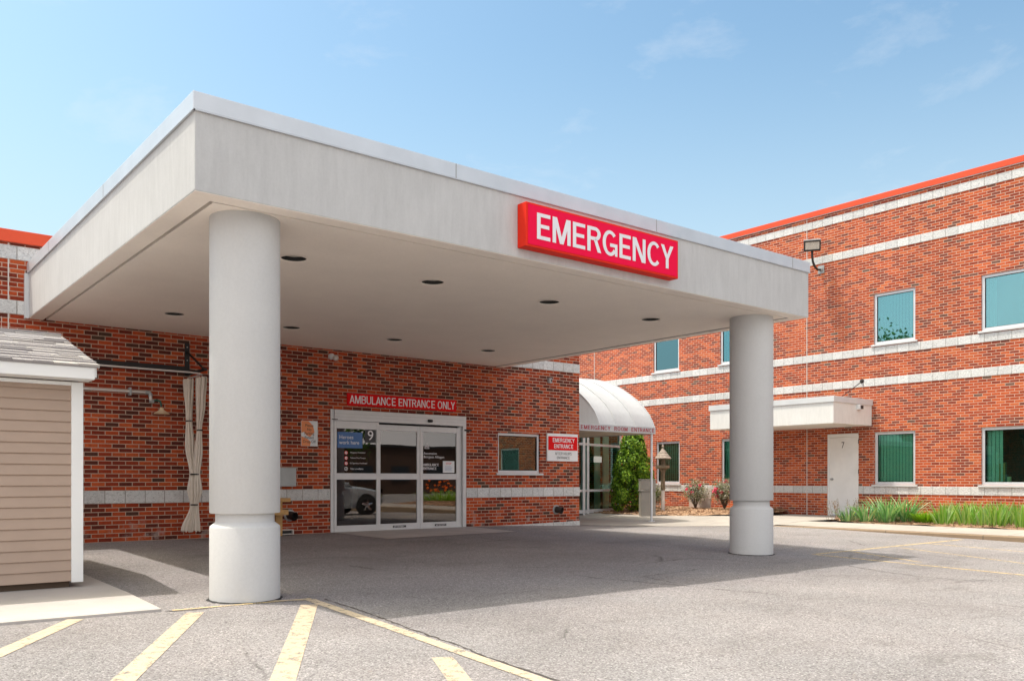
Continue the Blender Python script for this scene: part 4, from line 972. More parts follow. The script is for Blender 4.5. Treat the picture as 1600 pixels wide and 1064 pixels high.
# door 7
b = MB(); bx(b, 'X', RX, 12.218, 12.265, .0, .10, 0, 2.23); bx(b, 'X', RX, 13.08, 13.127, .0, .10, 0, 2.23); bx(b, 'X', RX, 12.265, 13.08, .0, .10, 2.14, 2.23)
D7 = b.build('service_door', M['door_paint'], RW, bevel=.003); D7['label'] = 'white steel door numbered 7'
b = MB(); bx(b, 'X', RX, 12.268, 13.077, .018, .06, .01, 2.135); b.build('door_slab', M['door_paint'], D7, bevel=.003)
text('lettering', '7', (RX+.018, 12.715, 1.84), (0, -1), .085, .17, M['letter_dark'], D7, .004)
b = MB(); b.lathe((RX+.018, 12.99, 1.0), [(.0, -.07), (.03, -.065), (.032, -.04), (.012, -.03), (.012, -.008), (.034, -.006), (.034, 0)], 18, 'X', False); b.build('knob', M['grey_metal'], D7, smooth=True)
b = MB()
for z in (.35, 1.15, 1.95): b.box((RX-.008, 12.205, z), (RX+.02, 12.222, z+.11))
build_each(b, 'hinge', M['bronze'], D7)
# canopy over door 7
SC = thing('door_canopy', 'small cream stucco canopy over white door 7 on the wing', 'canopy', (20.7, 13.7, 2.7))
b = MB(); b.box((19.85, 11.84, 2.405), (RX-.002, 15.69, 2.95)); b.build('fascia', M['stucco_small'], SC, bevel=.008)
b = MB(); b.prism([(19.822, 11.81), (RX-.002, 11.81), (RX-.002, 11.95), (19.96, 11.95), (19.96, 15.58), (RX-.002, 15.58), (RX-.002, 15.72), (19.822, 15.72)], 'Z', 2.942, 3.09); b.build('coping', M['cap_white'], SC, bevel=.005)
b = MB(); b.box((19.95, 11.94, 2.94), (RX-.004, 15.6, 2.98)); b.build('roof', M['groove'], SC)
b = MB(); b.tube([(RX-.03, 12.11, 3.59), (20.35, 12.11, 2.98)], .011, 8); b.build('support_rod', M['bronze'], SC)
b = MB(); b.lathe((RX-.0, 12.11, 3.61), [(0, -.06), (.03, -.055), (.035, -.02), (.06, -.015), (.06, -.002)], 12, 'X', False); b.build('rod_anchor', M['bronze'], SC, smooth=True)
b = MB(); b.box((20.93, 11.75, 2.80), (21.06, 11.838, 2.925)); lb = b.build('camera_box', M['white_panel'], SC, bevel=.008); b = MB(); b.box((20.985, 11.738, 2.815), (21.10, 11.83, 2.905)); b.build('camera_lens', M['bronze'], lb)
# floodlight
FL = thing('floodlight', 'bronze floodlight on a curved arm high on the brick wing', 'floodlight', (RX, 13.3, 6.8))
b = MB(); b.box((RX-.02, 13.22, 6.70), (RX-.013, 13.40, 6.92)); b.lathe((RX-.02, 13.31, 6.81), [(0, -.05), (.05, -.045), (.06, 0)], 16, 'X', False); b.build('wall_plate', M['grey_metal'], FL)
b = MB(); b.tube([(RX-.04, 13.31, 6.80), (RX-.20, 13.31, 6.78), (RX-.33, 13.31, 6.84), (RX-.42, 13.31, 6.96), (RX-.46, 13.31, 7.10), (RX-.46, 13.31, 7.24)], .030, 12); b.build('arm', M['bronze'], FL, smooth=True)
def hd(p): # head local (x depth towards camera side, y width, z up) -> world, aimed towards the drive
    a = R(34); x, y, z = p; pitch = R(16); x, z = x*math.cos(pitch)-z*math.sin(pitch), x*math.sin(pitch)+z*math.cos(pitch)
    return (RX-.46+x*math.cos(a)-y*math.sin(a), 13.31+x*math.sin(a)+y*math.cos(a), 7.40+z)
def hbox(name, a, c, mat, par, bev=.01):
    b = MB(); b.box(a, c); b.v = [hd(p) for p in b.v]; return b.build(name, mat, par, bevel=bev)
H = hbox('head', (-.16, -.22, -.15), (.14, .22, .15), M['bronze'], FL, .03)
hbox('lens', (-.172, -.18, -.10), (-.162, .18, .10), M['lens'], H, .004)
hbox('visor', (-.24, -.225, .135), (.10, .225, .165), M['grey_metal'], H, .008); hbox('head_rim', (-.185, -.215, -.145), (-.163, .215, -.115), M['black_metal'], H, .003)

# ---------------------------------------------------------------- glass entrance and awning
VB = thing('glass_vestibule', 'glazed entrance vestibule under the white awning', 'entrance', (17, 19, 0))
PA, PB, PC, PD = (13.8, 17.95), (17.25, 18.20), (17.62, 18.42), (19.62, 19.04)
def along(p, q, s_): return (p[0]+(q[0]-p[0])*s_, p[1]+(q[1]-p[1])*s_)
def vbar(b, p, w_, z0, z1): b.box((p[0]-w_, p[1]-w_, z0), (p[0]+w_, p[1]+w_, z1))
def hbar(b, p, q, z, h, w_):
    d = Vector((q[0]-p[0], q[1]-p[1])).normalized(); nn = Vector((-d.y, d.x))*w_
    poly = [(p[0]+nn.x, p[1]+nn.y), (p[0]-nn.x, p[1]-nn.y), (q[0]-nn.x, q[1]-nn.y), (q[0]+nn.x, q[1]+nn.y)]; b.prism(poly, 'Z', z-h, z+h)
b = MB()
for p in (PB, PC, PD, along(PA, PB, .5)): vbar(b, p, .045, -.05, 2.6)
for (p, q) in ((PA, PB), (PB, PC), (PC, PD)):
    for z, h in ((2.02, .035), (.665, .035), (.06, .05)): hbar(b, p, q, z, h, .03)
b.build('mullions', M['alu'], VB)
b = MB(); b.sm = True
for (p, q) in ((PA, PB), (PB, PC), (PC, PD)): b.quad((p[0], p[1], 0), (q[0], q[1], 0), (q[0], q[1], 2.6), (p[0], p[1], 2.6))
b.build('glass_panes', M['glass_green'], VB)
b = MB(); b.prism([(13.8, 17.75), (17.3, 18.0), (19.75, 18.85), (19.75, 23), (13.8, 23)], 'Z', 2.6, 2.95); b.build('roof', M['cap_white'], VB)
b = MB(); b.sm = True; b.quad((13.8, 22.5, -.1), (19.6, 22.5, -.1), (19.6, 22.5, 2.6), (13.8, 22.5, 2.6)); b.quad((13.8, 18, .01), (17.3, 18.3, .01), (19.6, 19.1, .01), (19.6, 22.5, .01)); b.build('interior', M['room'], VB)
b = MB(); b.sm = True; b.quad((19.66, 19.12, -.1), (19.66, 23, -.1), (19.66, 23, 2.6), (19.66, 19.12, 2.6)); b.build('side_wall', M['brick_right'], VB)
b = MB()
for s_ in (.18, .55, .82):
    p = along(PC, PD, s_); b.box((p[0]-.12, p[1]+.35, .05), (p[0]+.12, p[1]+.38, 2.5))
b.build('vertical_blind', M['blind'], VB)
b = MB(); p = along(PC, PD, .16); b.box((p[0], p[1]-.06, 1.50), (p[0]+.32, p[1]-.035, 1.68)); b.build('notice', M['blind'], VB)
t = thing('red_planter', 'red pot standing inside the glass entrance', 'pot', (17.2, 18.6, .7))
b = MB(); b.lathe((17.28, 18.62, .0), [(.0, .70), (.11, .70), (.14, .86), (.15, .97), (.12, .97), (0, .9)], 20, cap=False); b.build('pot', M['sign_red_side'], t, smooth=True)
b = MB(); b.box((17.1, 18.45, .01), (17.45, 18.8, .698)); b.build('stand', M['bronze'], t)

AW = thing('entrance_awning', 'white barrel awning lettered EMERGENCY ROOM ENTRANCE over the glass entrance', 'awning', (15.3, 15, 2.2))
prof = [(14.72, 2.285), (14.78, 2.42), (14.90, 2.62), (15.10, 2.84), (15.32, 3.02), (15.55, 3.17), (15.82, 3.33), (16.08, 3.46), (16.38, 3.57), (16.70, 3.65), (17.05, 3.71), (17.5, 3.76), (18.0, 3.78)]
from bisect import bisect
def pz(y):
    for i in range(len(prof)-1):
        if prof[i][0] <= y <= prof[i+1][0]: t_ = (y-prof[i][0])/(prof[i+1][0]-prof[i][0]); return prof[i][1]*(1-t_)+prof[i+1][1]*t_
ribs = [14.50, 15.06, 15.72, 16.42]
b = MB(); b.sm = True
fine = []
for i in range(len(prof)-1):
    for k in range(3): t_ = k/3; fine.append((prof[i][0]*(1-t_)+prof[i+1][0]*t_, prof[i][1]*(1-t_)+prof[i+1][1]*t_))
fine.append(prof[-1])
cols_ = []
for i in range(len(ribs)-1):
    for k in range(8): cols_.append(((ribs[i]+(ribs[i+1]-ribs[i])*k/8), -.028*math.sin(math.pi*k/8)))
cols_.append((ribs[-1], 0))
base = 0
for (x, sag) in cols_:
    for j, (y, z) in enumerate(fine):
        q0 = fine[max(j-1, 0)]; q1 = fine[min(j+1, len(fine)-1)]; d = Vector((q1[0]-q0[0], q1[1]-q0[1])).normalized(); nn = Vector((-d.y, d.x))
        b.v.append((x, y+nn.x*sag, z+nn.y*sag))
m_ = len(fine)
for i in range(len(cols_)-1):
    for j in range(m_-1): a = i*m_+j; b.f.append((a, a+m_, a+m_+1, a+1))
b.build('fabric_roof', M['awning'], AW, smooth=True)
for x, nm in ((ribs[0], 'end_panel'), (ribs[-1], 'end_panel')):
    b = MB(); b.sm = True; i = len(b.v); b.v += [(x, y, z) for y, z in fine]+[(x, fine[-1][0], 2.2), (x, 14.72, 2.2)]; b.f.append(tuple(range(len(b.v)))); b.build(nm, M['awning'], AW)
b = MB()
for x in ribs: b.tube([(x, y-.004, z+.004) for y, z in fine], .016, 8)
b.build('rib', M['awning'], AW, smooth=True)
b = MB(); b.box((13.80, 14.70, 2.135), (16.44, 14.735, 2.30)); b.box((16.405, 14.736, 2.135), (16.44, 18.0, 2.30)); b.build('valance', M['awning'], AW)
b = MB(); b.box((13.80, 14.736, 2.15), (16.404, 18.0, 2.175)); b.build('underside', M['awning_under'], AW)
b = MB(); b.box((13.80, 14.736, 2.176), (14.495, 18.0, 2.29)); b.build('gutter_box', M['awning'], AW)
block('lettering', 'EMERGENCY  ROOM  ENTRANCE', (13.86, 14.70, 2.172), (1, 0), 2.53, .092, M['letter_red'], AW, .15, .20, serif=.06)
for (x, y) in ((16.36, 14.76), (16.36, 17.6)):
    b = MB(); zz = zg(x, y); b.tube([(x, y, zz-.05), (x, y, 2.134)], .030, 12); b.lathe((x, y, zz), [(.085, .0), (.085, .018), (.04, .02)], 16); b.build('post', M['alu'], AW, smooth=True)

t = thing('litter_bin', 'taupe square litter bin standing behind the awning post', 'bin', (17.85, 16.3, -.02))
zz = -.02; cx_, cy_ = 17.80, 16.22
def rot_box(b, c, hw, hd_, z0, z1, ang=R(0)):
    i = len(b.v); b.box((-hw, -hd_, z0), (hw, hd_, z1))
    for k in range(i, len(b.v)):
        x, y, z = b.v[k]; b.v[k] = (c[0]+x*math.cos(ang)-y*math.sin(ang), c[1]+x*math.sin(ang)+y*math.cos(ang), z)
AN = R(-38)
b = MB(); rot_box(b, (cx_, cy_), .20, .20, zz, .66, AN); b.build('bin_body', M['bin'], t, bevel=.012)
b = MB(); rot_box(b, (cx_, cy_), .222, .222, .665, .70, AN); rot_box(b, (cx_, cy_), .205, .205, .701, .985, AN); hd2 = b.build('bin_hood', M['bin'], t, bevel=.012)
b = MB(); rot_box(b, (cx_-.208*math.sin(-AN)*1.0, cy_-.208*math.cos(AN)), .155, .003, .72, .93, AN); b.build('bin_flap', M['bin'], hd2, bevel=.003)
b = MB(); rot_box(b, (cx_, cy_), .215, .215, .986, 1.0, AN); b.build('bin_top', M['bin'], t, bevel=.005)

# bird feeder on a post
BF = thing('bird_feeder', 'weathered wooden bird feeder house with shingled roof on a white based post', 'bird feeder', (19.57, 17.2, 0))
cx_, cy_ = 19.50, 17.15; q0 = .05
b = MB(); b.tube([(cx_, cy_, q0-.1), (cx_, cy_, .67)], .060, 16); b.build('post_sleeve', M['pipe_white'], BF, smooth=True)
b = MB(); b.box((cx_-.045, cy_-.045, .66), (cx_+.045, cy_+.045, 1.30)); b.prism([(cx_-.045, 1.15), (cx_+.045, 1.15), (cx_+.15, 1.31), (cx_-.15, 1.31)], 'Y', cy_-.02, cy_+.02); b.build('post', M['wood_grey'], BF)
b = MB(); b.lathe((cx_, cy_, 0), [(.17, 1.31), (.205, 1.33), (.205, 1.41), (.19, 1.41), (.18, 1.345), (0, 1.345)], 6, cap=False); b.build('tray', M['wood_grey'], BF)
b = MB()
for k in range(6): a = math.pi*k/3; b.tube([(cx_+.18*math.cos(a), cy_+.18*math.sin(a), 1.34), (cx_+.18*math.cos(a), cy_+.18*math.sin(a), 1.62)], .011, 6)
b.build('corner_rods', M['wood_grey'], BF)
b = MB(); b.lathe((cx_, cy_, 0), [(.075, 1.346), (.075, 1.62)], 10); b.build('seed_hopper', M['wood_grey'], BF)
b = MB(); b.lathe((cx_, cy_, 0), [(0, 1.60), (.25, 1.60), (.255, 1.62), (.185, 1.69), (.19, 1.70), (.12, 1.77), (.125, 1.78), (.045, 1.88), (.03, 1.90), (.02, 1.93), (.035, 1.95), (.04, 1.975), (.02, 2.0), (.008, 2.04), (0, 2.05)], 12, cap=False); b.build('roof', simple('shingled_cone', (.40, .32, .27), .9, 0, 30, .5, 40, .6), BF)

# ---------------------------------------------------------------- plants
def leafquads(b, c, nrm, w_, l, rr, curl=.25):
    n_ = Vector(nrm).normalized(); a = n_.orthogonal().normalized(); a.rotate(Matrix.Rotation(rr.uniform(0, 6.28), 3, n_)); d = n_.cross(a); c = Vector(c)
    p0 = c-a*l*.5; p1 = c+a*l*.5; m1 = c+d*w_*.5+n_*curl*w_; m2 = c-d*w_*.5+n_*curl*w_
    i = len(b.v); b.v += [tuple(p0), tuple(m1), tuple(p1), tuple(m2)]; b.f.append((i, i+1, i+2, i+3))
# arborvitae
AR = thing('arborvitae_shrub', 'bushy bright green evergreen shrub in front of the glass entrance', 'shrub', (19.6, 17.9, .05))
rr = random.Random(11); b = MB(); b.sm = True; ax_, ay_ = 18.95, 17.85
b2 = MB(); b2.tube([(ax_, ay_, 0), (ax_+.02, ay_, .9), (ax_, ay_, 2.3)], [.06, .045, .012], 8)
for k in range(14): a = rr.uniform(0, 6.28); z = rr.uniform(.2, 1.6); b2.tube([(ax_, ay_, z), (ax_+.45*math.cos(a), ay_+.45*math.sin(a), z+.4)], [.02, .006], 5)
b2.build('trunk', M['twig'], AR)
lob = []
for k in range(34):
    z = .16+2.25*((k+.5)/34)**.9; rad = .52+.16*z/.7 if z < .7 else .68*(1-((z-.7)/1.95)**1.25)
    rad = max(.12, rad); a = k*2.4+rr.uniform(-.3, .3); lob.append((ax_+rad*.72*math.cos(a), ay_+rad*.72*math.sin(a), z, rr.uniform(.17, .27), rr.uniform(.20, .32)))
lob += [(ax_, ay_, .35+.32*k, .30, .3) for k in range(6)]
for (x, y, z, r_, h_) in lob:
    for k in range(330):
        u_ = rr.uniform(-1, 1); a = rr.uniform(0, 6.28); q_ = math.sqrt(1-u_*u_); s_ = rr.uniform(.80, 1.03)*(1+.10*math.sin(a*5)*math.cos(u_*6))
        p = (x+r_*q_*math.cos(a)*s_, y+r_*q_*math.sin(a)*s_, z+h_*u_*s_)
        if p[2] < .06: continue
        nn = (q_*math.cos(a)+rr.uniform(-.4, .4), q_*math.sin(a)+rr.uniform(-.4, .4), u_*.6+rr.uniform(-.2, .5)); leafquads(b, p, nn, rr.uniform(.032, .055), rr.uniform(.07, .125), rr)
b.build('crown', M['arbor'], AR)

def blade(b, x, y, z0, ang, lean, l, w_, rr, droop=.3, tw=0):
    pts = []; n_ = 4
    for k in range(n_+1):
        t_ = k/n_; out = lean*t_+droop*t_*t_*l; pts.append(Vector((x+math.cos(ang)*out*l, y+math.sin(ang)*out*l, z0+l*(t_-.35*droop*t_**3-lean*.25*t_*t_))))
    sd = Vector((-math.sin(ang+tw), math.cos(ang+tw), 0)); ws = [.7, 1, .9, .62, .03]
    i = len(b.v)
    for k, p in enumerate(pts): b.v += [tuple(p-sd*w_*ws[k]*.5), tuple(p+sd*w_*ws[k]*.5)]
    for k in range(n_): b.f.append((i+2*k, i+2*k+1, i+2*k+3, i+2*k+2))
def clump(name, label, cat, loc, nb, rad, hl, wl, mat, seed, group=None, lean=(.1, .55), droop=(.0, .4)):
    rr = random.Random(seed); b = MB(); b.sm = True
    for k in range(nb):
        a = rr.uniform(0, 6.28); r_ = rad*math.sqrt(rr.random()); a2 = a+rr.uniform(-.9, .9)
        blade(b, loc[0]+r_*math.cos(a), loc[1]+r_*math.sin(a), loc[2], a2, rr.uniform(*lean), rr.uniform(*hl), rr.uniform(*wl), rr, rr.uniform(*droop), rr.uniform(-1.2, 1.2))
    o = b.build(name, mat, None, origin=loc); return tag(o, label, cat, group)
# big blue-green iris by the door
rr = random.Random(21); b = MB(); b.sm = True
for (x, y, n_, h_, hw) in ((18.95, 9.98, 80, .60, .17), (18.85, 10.42, 70, .50, .18), (19.25, 9.72, 70, .68, .18), (18.75, 10.80, 50, .36, .18), (19.35, 10.2, 60, .66, .22)):
    for k in range(n_):
        a = rr.uniform(0, 6.28); r_ = hw*math.sqrt(rr.random()); blade(b, x+r_*math.cos(a), y+r_*math.sin(a), .02, a+rr.uniform(-.7, .7), rr.uniform(.05, .75), h_*rr.uniform(.6, 1.15), rr.uniform(.022, .042), rr, rr.uniform(0, .55), rr.uniform(-1, 1))
tag(b.build('iris_clump', M['iris_blue'], None, origin=(19, 10.1, .02)), 'large clump of blue green sword leaves in front of door 7', 'plant')
rr = random.Random(22); b = MB(); b.sm = True
for k in range(26):
    x, y = 18.75+rr.uniform(-.3, .35), 10.9+rr.uniform(-.35, .3); h_ = rr.uniform(.3, .55); a = rr.uniform(0, 6.28); ex_, ey_ = x+.12*math.cos(a), y+.12*math.sin(a)
    b.tube([(x, y, .02), (ex_, ey_, h_)], .004, 4)
    for q in range(9): leafquads(b, (ex_+rr.uniform(-.05, .05), ey_+rr.uniform(-.05, .05), h_*rr.uniform(.4, 1.05)), (rr.uniform(-1, 1), rr.uniform(-1, 1), 1), .02, .04, rr)
tag(b.build('dry_plant', M['straw'], None, origin=(18.75, 10.9, .02)), 'sparse dry stemmed plant at the end of the bed by door 7', 'plant')
rr = random.Random(23); b = MB(); b.sm = True
for k in range(520):
    a = rr.uniform(0, 6.28); r_ = .24*math.sqrt(rr.random()); blade(b, 19.25+r_*math.cos(a), 9.22+r_*math.sin(a), .03, a+rr.uniform(-.4, .4), rr.uniform(.2, .9), rr.uniform(.22, .40), rr.uniform(.008, .016), rr, rr.uniform(.4, 1.0))
tag(b.build('grass_mound', M['mound'], None, origin=(19.25, 9.25, .03)), 'low mound of fine bright green leaves between the iris plants', 'plant')
k = 0; y = 8.75; rr = random.Random(9)
while y > 4.2:
    for x in (18.98, 19.42, 19.85):
        xx = x+rr.uniform(-.08, .08); yv = y+rr.uniform(-.1, .1)
        clump('iris_plant', 'green sword leaved iris in the long planted row beside the sidewalk', 'plant', (xx, yv, .03), 44, .19, (.36, .58), (.018, .036), M['iris'], 100+k, 'iris plants in the row beside the sidewalk', (.0, .45), (.0, .35)); k += 1
    y -= .40
# roses
def rose(loc, label, seed, r_, h_, nfl):
    rr = random.Random(seed); T = thing('rose_bush', label, 'bush', loc, 'rose bushes along the brick wing')
    b = MB()
    tips = []
    for k in range(24):
        a = rr.uniform(0, 6.28); e = (loc[0]+r_*.8*math.cos(a)*rr.uniform(.3, 1), loc[1]+r_*.8*math.sin(a)*rr.uniform(.3, 1), loc[2]+h_*rr.uniform(.55, 1)); b.tube([loc, ((loc[0]+e[0])/2, (loc[1]+e[1])/2, loc[2]+h_*.35), e], [.010, .007, .003], 5); tips.append(e)
    b.build('stems', M['twig'], T)
    b = MB(); b.sm = True
    for e in tips:
        for k in range(75):
            p = (e[0]+rr.gauss(0, .085), e[1]+rr.gauss(0, .085), e[2]+rr.gauss(-.04, .11))
            if p[2] > loc[2]+.1: leafquads(b, p, (rr.uniform(-1, 1), rr.uniform(-1, 1), rr.uniform(.1, 1)), rr.uniform(.026, .044), rr.uniform(.04, .07), rr)
    b.build('foliage', M['rose_leaf'], T)
    b = MB(); b.sm = True
    for k in range(nfl):
        e = rr.choice(tips); c = (e[0]+rr.uniform(-.12, .05), e[1]+rr.uniform(-.12, .08), e[2]+rr.uniform(-.12, .08))
        for q in range(12): leafquads(b, (c[0]+rr.uniform(-.035, .035), c[1]+rr.uniform(-.035, .035), c[2]+rr.uniform(-.03, .03)), (rr.uniform(-1, .2), rr.uniform(-1, .2), rr.uniform(-.2, 1)), .05, .065, rr, .5)
    b.build('flowers', M['rose_flower'], T)
rose((20.75, 16.95, .10), 'pink flowered rose bush in front of the pale panel', 31, .36, .72, 13); rose((20.85, 15.95, .10), 'pink flowered rose bush nearest the round column', 32, .38, .80, 17); rose((20.3, 18.2, .10), 'half hidden rose bush behind the bird feeder post', 33, .28, .62, 3)
t = thing('memorial_board', 'pale leaning board behind the rose bush against the wing', 'board', (21.1, 17.1, .1))
b = MB(); b.prism([(16.72, .12), (17.52, .10), (17.60, .76), (16.66, .72)], 'X', 21.16, 21.19); b.build('board', simple('pinkish_board', (.60, .50, .46), .7), t)
b = MB(); rr = random.Random(3)
for k in range(7): y_ = 17.45-rr.random()*.12; z_ = .3+rr.random()*.4; b.box((21.150, y_, z_), (21.159, y_+.03, z_+.04))
build_each(b, 'print_marks', M['blue_sign'], t)
rr = random.Random(41); b = MB(); b.sm = True
for k in range(420):
    a = rr.uniform(0, 6.28); r_ = .38*math.sqrt(rr.random()); blade(b, 21.05+r_*.7*math.cos(a), 14.55+r_*math.sin(a), .04, a, rr.uniform(.3, 1.1), rr.uniform(.12, .34), rr.uniform(.006, .012), rr, rr.uniform(.4, 1.3))
tag(b.build('dry_brush', M['straw'], None, origin=(21.05, 14.55, .05)), 'heap of dry brown stems against the brick beside the far column', 'plant')

# things on the big ground floor window's sill (inside)
t = thing('picture_frame', 'green rimmed picture frame standing inside the big ground floor window', 'picture frame', (RX+.2, 8.7, .92))
b = MB(); b.box((RX+.20, 8.60, .925), (RX+.225, 8.83, 1.40)); b.build('frame', M['green_enamel'], t); b = MB(); b.box((RX+.192, 8.63, .95), (RX+.199, 8.80, 1.37)); b.build('picture', M['wood_new'], t)
t = thing('small_carton', 'small pale carton beside the picture frame inside the window', 'carton', (RX+.2, 8.5, .92))
b = MB(); b.box((RX+.18, 8.50, .925), (RX+.24, 8.58, 1.06)); b.build('carton', M['cream_enamel'], t, bevel=.003)
t = thing('sill_ornament', 'pale leafy ornament on the inside sill at the right edge', 'ornament', (RX+.2, 7.95, .92)); rr = random.Random(5); b = MB(); b.sm = True
b.lathe((RX+.2, 7.95, .92), [(0, 0), (.05, 0), (.06, .08), (.04, .09)], 12, cap=False)
for k in range(60): leafquads(b, (RX+.2+rr.gauss(0, .04), 7.95+rr.gauss(0, .06), 1.06+rr.gauss(0, .06)), (rr.uniform(-1, 1), rr.uniform(-1, 1), 1), .03, .06, rr)
b.build('foliage', M['rose_leaf'], t)
b = MB(); b.box((RX+.11, 6.95, .90), (RX+.35, 9.02, .92)); b.build('window_ledge', M['blind'], RW)

# ---------------------------------------------------------------- across the lot (seen in the glass)
def tree(loc, h_, r_, seed, label):
    rr = random.Random(seed); T = thing('broadleaf_tree', label, 'tree', loc, 'trees around the parking lot')
    b = MB(); b.tube([loc, (loc[0]+.1, loc[1], loc[2]+h_*.35), (loc[0], loc[1]+.1, loc[2]+h_*.8)], [h_*.028, h_*.02, .05], 8)
    cs = []
    for k in range(22):
        a = rr.uniform(0, 6.28); q_ = r_*rr.uniform(.2, .75); z = loc[2]+h_*rr.uniform(.38, .9); e = (loc[0]+q_*math.cos(a), loc[1]+q_*math.sin(a), z); cs.append(e); b.tube([(loc[0], loc[1], z-h_*.14), e], [.07, .02], 5)
    b.build('trunk', M['twig'], T); b = MB(); b.sm = True
    for e in cs:
        for k in range(230 if loc[1] < 0 else 700):
            p = (e[0]+rr.gauss(0, r_*.20), e[1]+rr.gauss(0, r_*.20), e[2]+rr.gauss(0, h_*.065)); leafquads(b, p, (rr.uniform(-1, 1), rr.uniform(-1, 1), rr.uniform(0, 1)), .18, .30, rr)
    b.build('crown', M['tree_leaf'], T)
tree((30, -38, -.45), 11, 5, 1, 'broadleaf tree at the far side of the lot, left of the long building'); tree((27.8, -27, -.45), 10.5, 4.2, 2, 'smaller broadleaf tree across the lot in front of the larger one')
tree((-30, 38.5, 0), 13.2, 5.0, 3, 'tall tree far behind and left of the low brick building')
OB = thing('far_building', 'long low brown brick building across the parking lot', 'building', (50, -50, -.5))
b = MB(); b.box((38, -60, -.6), (70, -44, 4.1)); b.build('wall', M['dark_brick'], OB); b = MB(); b.box((37.8, -60.2, 4.1), (70.2, -43.8, 4.35)); b.build('roof_edge', M['bronze'], OB)
b = MB()
for k in range(7): b.box((39.5+k*4.2, -43.995, .8), (41.6+k*4.2, -43.9, 2.3))
build_each(b, 'window', M['car_glass'], OB)
isl = [(18.5, -9.5), (28, -9.5), (28, -2.2), (21.5, -1.0), (18.5, -1.6)]
b = MB(); b.prism(isl, 'Z', -.6, -.26); b.build('kerb_island', M['concrete'], kind='structure')
bed('mulch_bed', [(18.7, -9.3), (27.8, -9.3), (27.8, -2.4), (21.5, -1.2), (18.7, -1.8)], lambda x, y: -.22+.1*math.sin(x)*.3, 1500, 'reddish mulch on the traffic island across the lot')
rr = random.Random(77); b = MB(); b.sm = True; T = thing('daylily_clump', 'orange flowering daylily clump on the traffic island', 'plant', (21.3, -1.9, -.2))
for k in range(330):
    a = rr.uniform(0, 6.28); r_ = .75*math.sqrt(rr.random()); blade(b, 21.4+r_*1.2*math.cos(a), -1.95+r_*.6*math.sin(a), -.2, a, rr.uniform(.1, .7), rr.uniform(.6, 1.0), rr.uniform(.025, .045), rr, rr.uniform(.2, .8))
b.build('foliage', M['iris'], T); b = MB(); b.sm = True
for k in range(30):
    c = (21.2+rr.uniform(-1.0, 1.1), -1.9+rr.uniform(-.5, .5), rr.uniform(.45, .95))
    for q in range(9): leafquads(b, (c[0]+rr.uniform(-.04, .04), c[1]+rr.uniform(-.04, .04), c[2]+rr.uniform(-.03, .03)), (rr.uniform(-1, 1), rr.uniform(-.2, 1), rr.uniform(-.2, 1)), .06, .09, rr, .6)
b.build('flowers', M['lily'], T)
# silver car
CR = thing('parked_car', 'silver car parked facing the brick wing, mirrored in the sliding door glass', 'car', (13.2, 2.6, -.21))
gz = -.22; y0, y1 = 1.72, 3.5
yc = (y0+y1)/2
def loft(b, secs):
    n_ = len(secs[0]); i = len(b.v)
    for q in secs: b.v += q
    for k in range(len(secs)-1):
        for j in range(n_): b.f.append((i+k*n_+j, i+k*n_+(j+1) % n_, i+(k+1)*n_+(j+1) % n_, i+(k+1)*n_+j))
    b.f.append(tuple(i+j for j in range(n_))[::-1]); b.f.append(tuple(i+(len(secs)-1)*n_+j for j in range(n_)))
def mirror(x, half): return [(x, yc+y, z+gz) for y, z in half]+[(x, yc-y, z+gz) for y, z in half[::-1] if y > 1e-6]
b = MB()
loft(b, [mirror(x, [(0, zt+.035), (.5*w_, zt+.03), (.82*w_, zt+.005), (.96*w_, zt-.05), (w_, zt-.22), (w_*.985, zb+.3), (w_*.97, zb+.1), (.90*w_, zb), (0, zb)]) for x, zb, zt, w_ in
  [(10.68, .46, .80, .70), (10.74, .34, .93, .80), (10.95, .28, 1.0, .86), (11.3, .25, 1.02, .885), (12.2, .24, 1.0, .89), (13.5, .24, .985, .89), (14.1, .24, .95, .885), (14.6, .25, .90, .87), (14.95, .27, .83, .82), (15.18, .31, .74, .73), (15.28, .38, .62, .62)]])
b.build('body', M['car_paint'], CR, smooth=True, bevel=.012)
cab = [(10.86, 1.0, 1.06, .77, .73), (11.05, 1.0, 1.34, .79, .68), (11.3, 1.0, 1.52, .80, .64), (11.8, 1.0, 1.60, .80, .62), (12.6, 1.0, 1.59, .80, .62), (13.1, 1.0, 1.50, .80, .63), (13.5, .99, 1.28, .78, .67), (13.95, .96, 1.01, .76, .72)]
b = MB(); loft(b, [mirror(x, [(0, zt), (.8*wt, zt-.01), (wt, zt-.05), (wb, zb), (0, zb)]) for x, zb, zt, wb, wt in cab]); b.build('cabin_glass', M['car_glass'], CR, smooth=True)
b = MB(); loft(b, [mirror(x, [(0, zt+.02), (.8*wt, zt+.01), (wt+.012, zt-.045), (wt, zt-.055), (0, zt-.02)]) for x, zb, zt, wb, wt in cab[2:6]]); b.build('roof', M['car_paint'], CR, smooth=True)
b = MB()
for sg in (-1, 1):
    b.tube([(x, yc+sg*(wt+.004), zt-.05+gz) for x, zb, zt, wb, wt in cab], .028, 6)
    for x, wb_, wt_, zt_ in ((12.35, .80, .62, 1.59), (11.35, .80, .64, 1.52)): b.tube([(x+.05, yc+sg*(wb_+.005), 1.0+gz), (x, yc+sg*(wt_+.006), zt_-.05+gz)], .03, 6)
build_each(b, 'pillar', M['car_paint'], CR)
b = MB()
for sg in (-1, 1):
    for x in (11.35, 12.4, 13.6): b.tube([(x, yc+sg*.893, .90+gz), (x-.02, yc+sg*.888, .34+gz)], .004, 4)
build_each(b, 'door_seam', M['rubber'], CR)
b = MB()
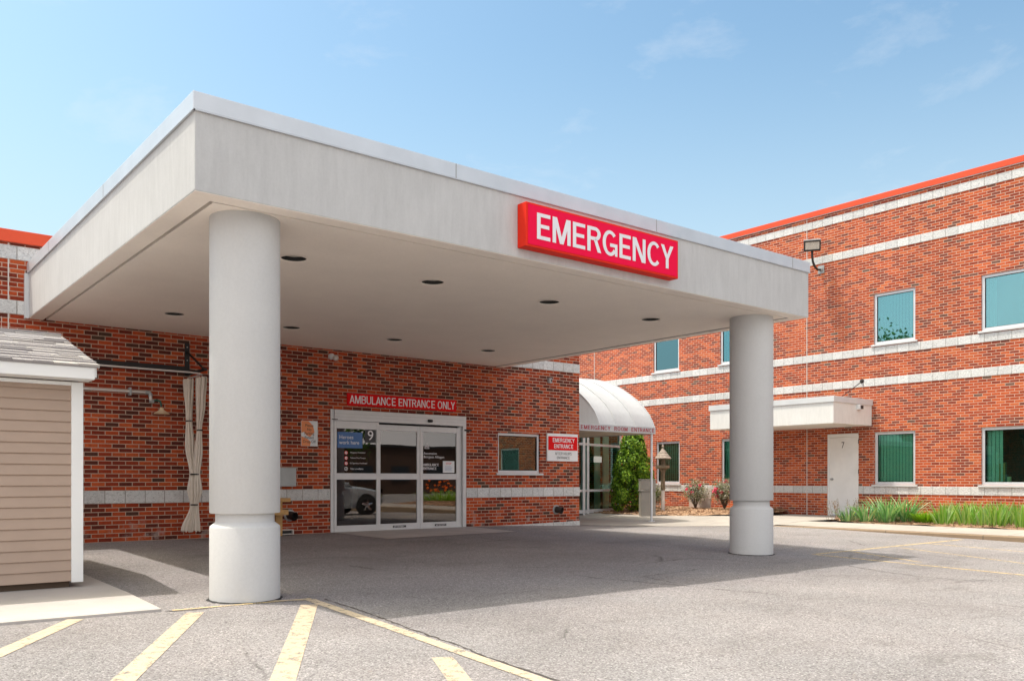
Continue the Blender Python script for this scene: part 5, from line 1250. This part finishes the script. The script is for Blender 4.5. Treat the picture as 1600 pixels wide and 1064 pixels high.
for sg in (-1, 1):
    for x in (12.52, 11.5): b.tube([(x, yc+sg*.905, .82+gz), (x+.15, yc+sg*.905, .825+gz)], .014, 6)
build_each(b, 'door_handle', M['chrome'], CR)
for sg in (-1, 1):
    b = MB(); b.box((10.69, yc+sg*.52, .66+gz), (10.80, yc+sg*.79, .90+gz)); b.build('tail_light', M['sign_red_side'], CR, bevel=.02)
b = MB(); b.box((10.62, yc-.66, .36+gz), (10.75, yc+.66, .52+gz)); b.build('rear_bumper', M['car_paint'], CR, bevel=.04)
b = MB(); b.box((10.675, yc-.16, .60+gz), (10.69, yc+.16, .72+gz)); b.build('number_plate', M['white_panel'], CR)
b = MB()
for sg in (-1, 1):
    for x in (14.45, 11.6): b.lathe((x, yc+sg*.80, gz+.36), [(.0, sg*.098), (.375, sg*.098), (.375, 0)], 28, 'Y', False)
build_each(b, 'wheel_arch', M['rubber'], CR)
for yv, s_ in ((y1-.2, 1), (y0+.2, -1)):
    for xw in (14.45, 11.6):
        b = MB(); b.lathe((xw, yv+s_*.1, gz+.34), [(.0, -.11), (.30, -.11), (.335, -.08), (.335, .08), (.30, .11), (.215, .12), (.21, .09), (0, .09)], 32, 'Y', False); wv = b.build('wheel', M['rubber'], CR, smooth=True)
        b = MB(); b.lathe((xw, yv+s_*.19, gz+.34), [(.215, 0), (.205, .03), (.19, .0)], 32, 'Y', False)
        for q in range(5):
            a = 2*math.pi*q/5+.3; b.tube([(xw, yv+s_*.2, gz+.34), (xw+.20*math.cos(a), yv+s_*.2, gz+.34+.20*math.sin(a))], [.05, .035], 6)
        b.build('rim', M['chrome'], wv, smooth=True)
for sg in (-1, 1):
    b = MB(); b.box((15.02, yc+sg*.50, .60+gz), (15.20, yc+sg*.76, .74+gz)); b.build('headlight', M['chrome'], CR, bevel=.03)
    b = MB(); b.box((13.55, yc+sg*.86, .98+gz), (13.72, yc+sg*1.02, 1.11+gz)); b.build('mirror', M['car_paint'], CR, bevel=.03)

for o in bpy.data.objects:
    if '_w' in o: del o['_w']
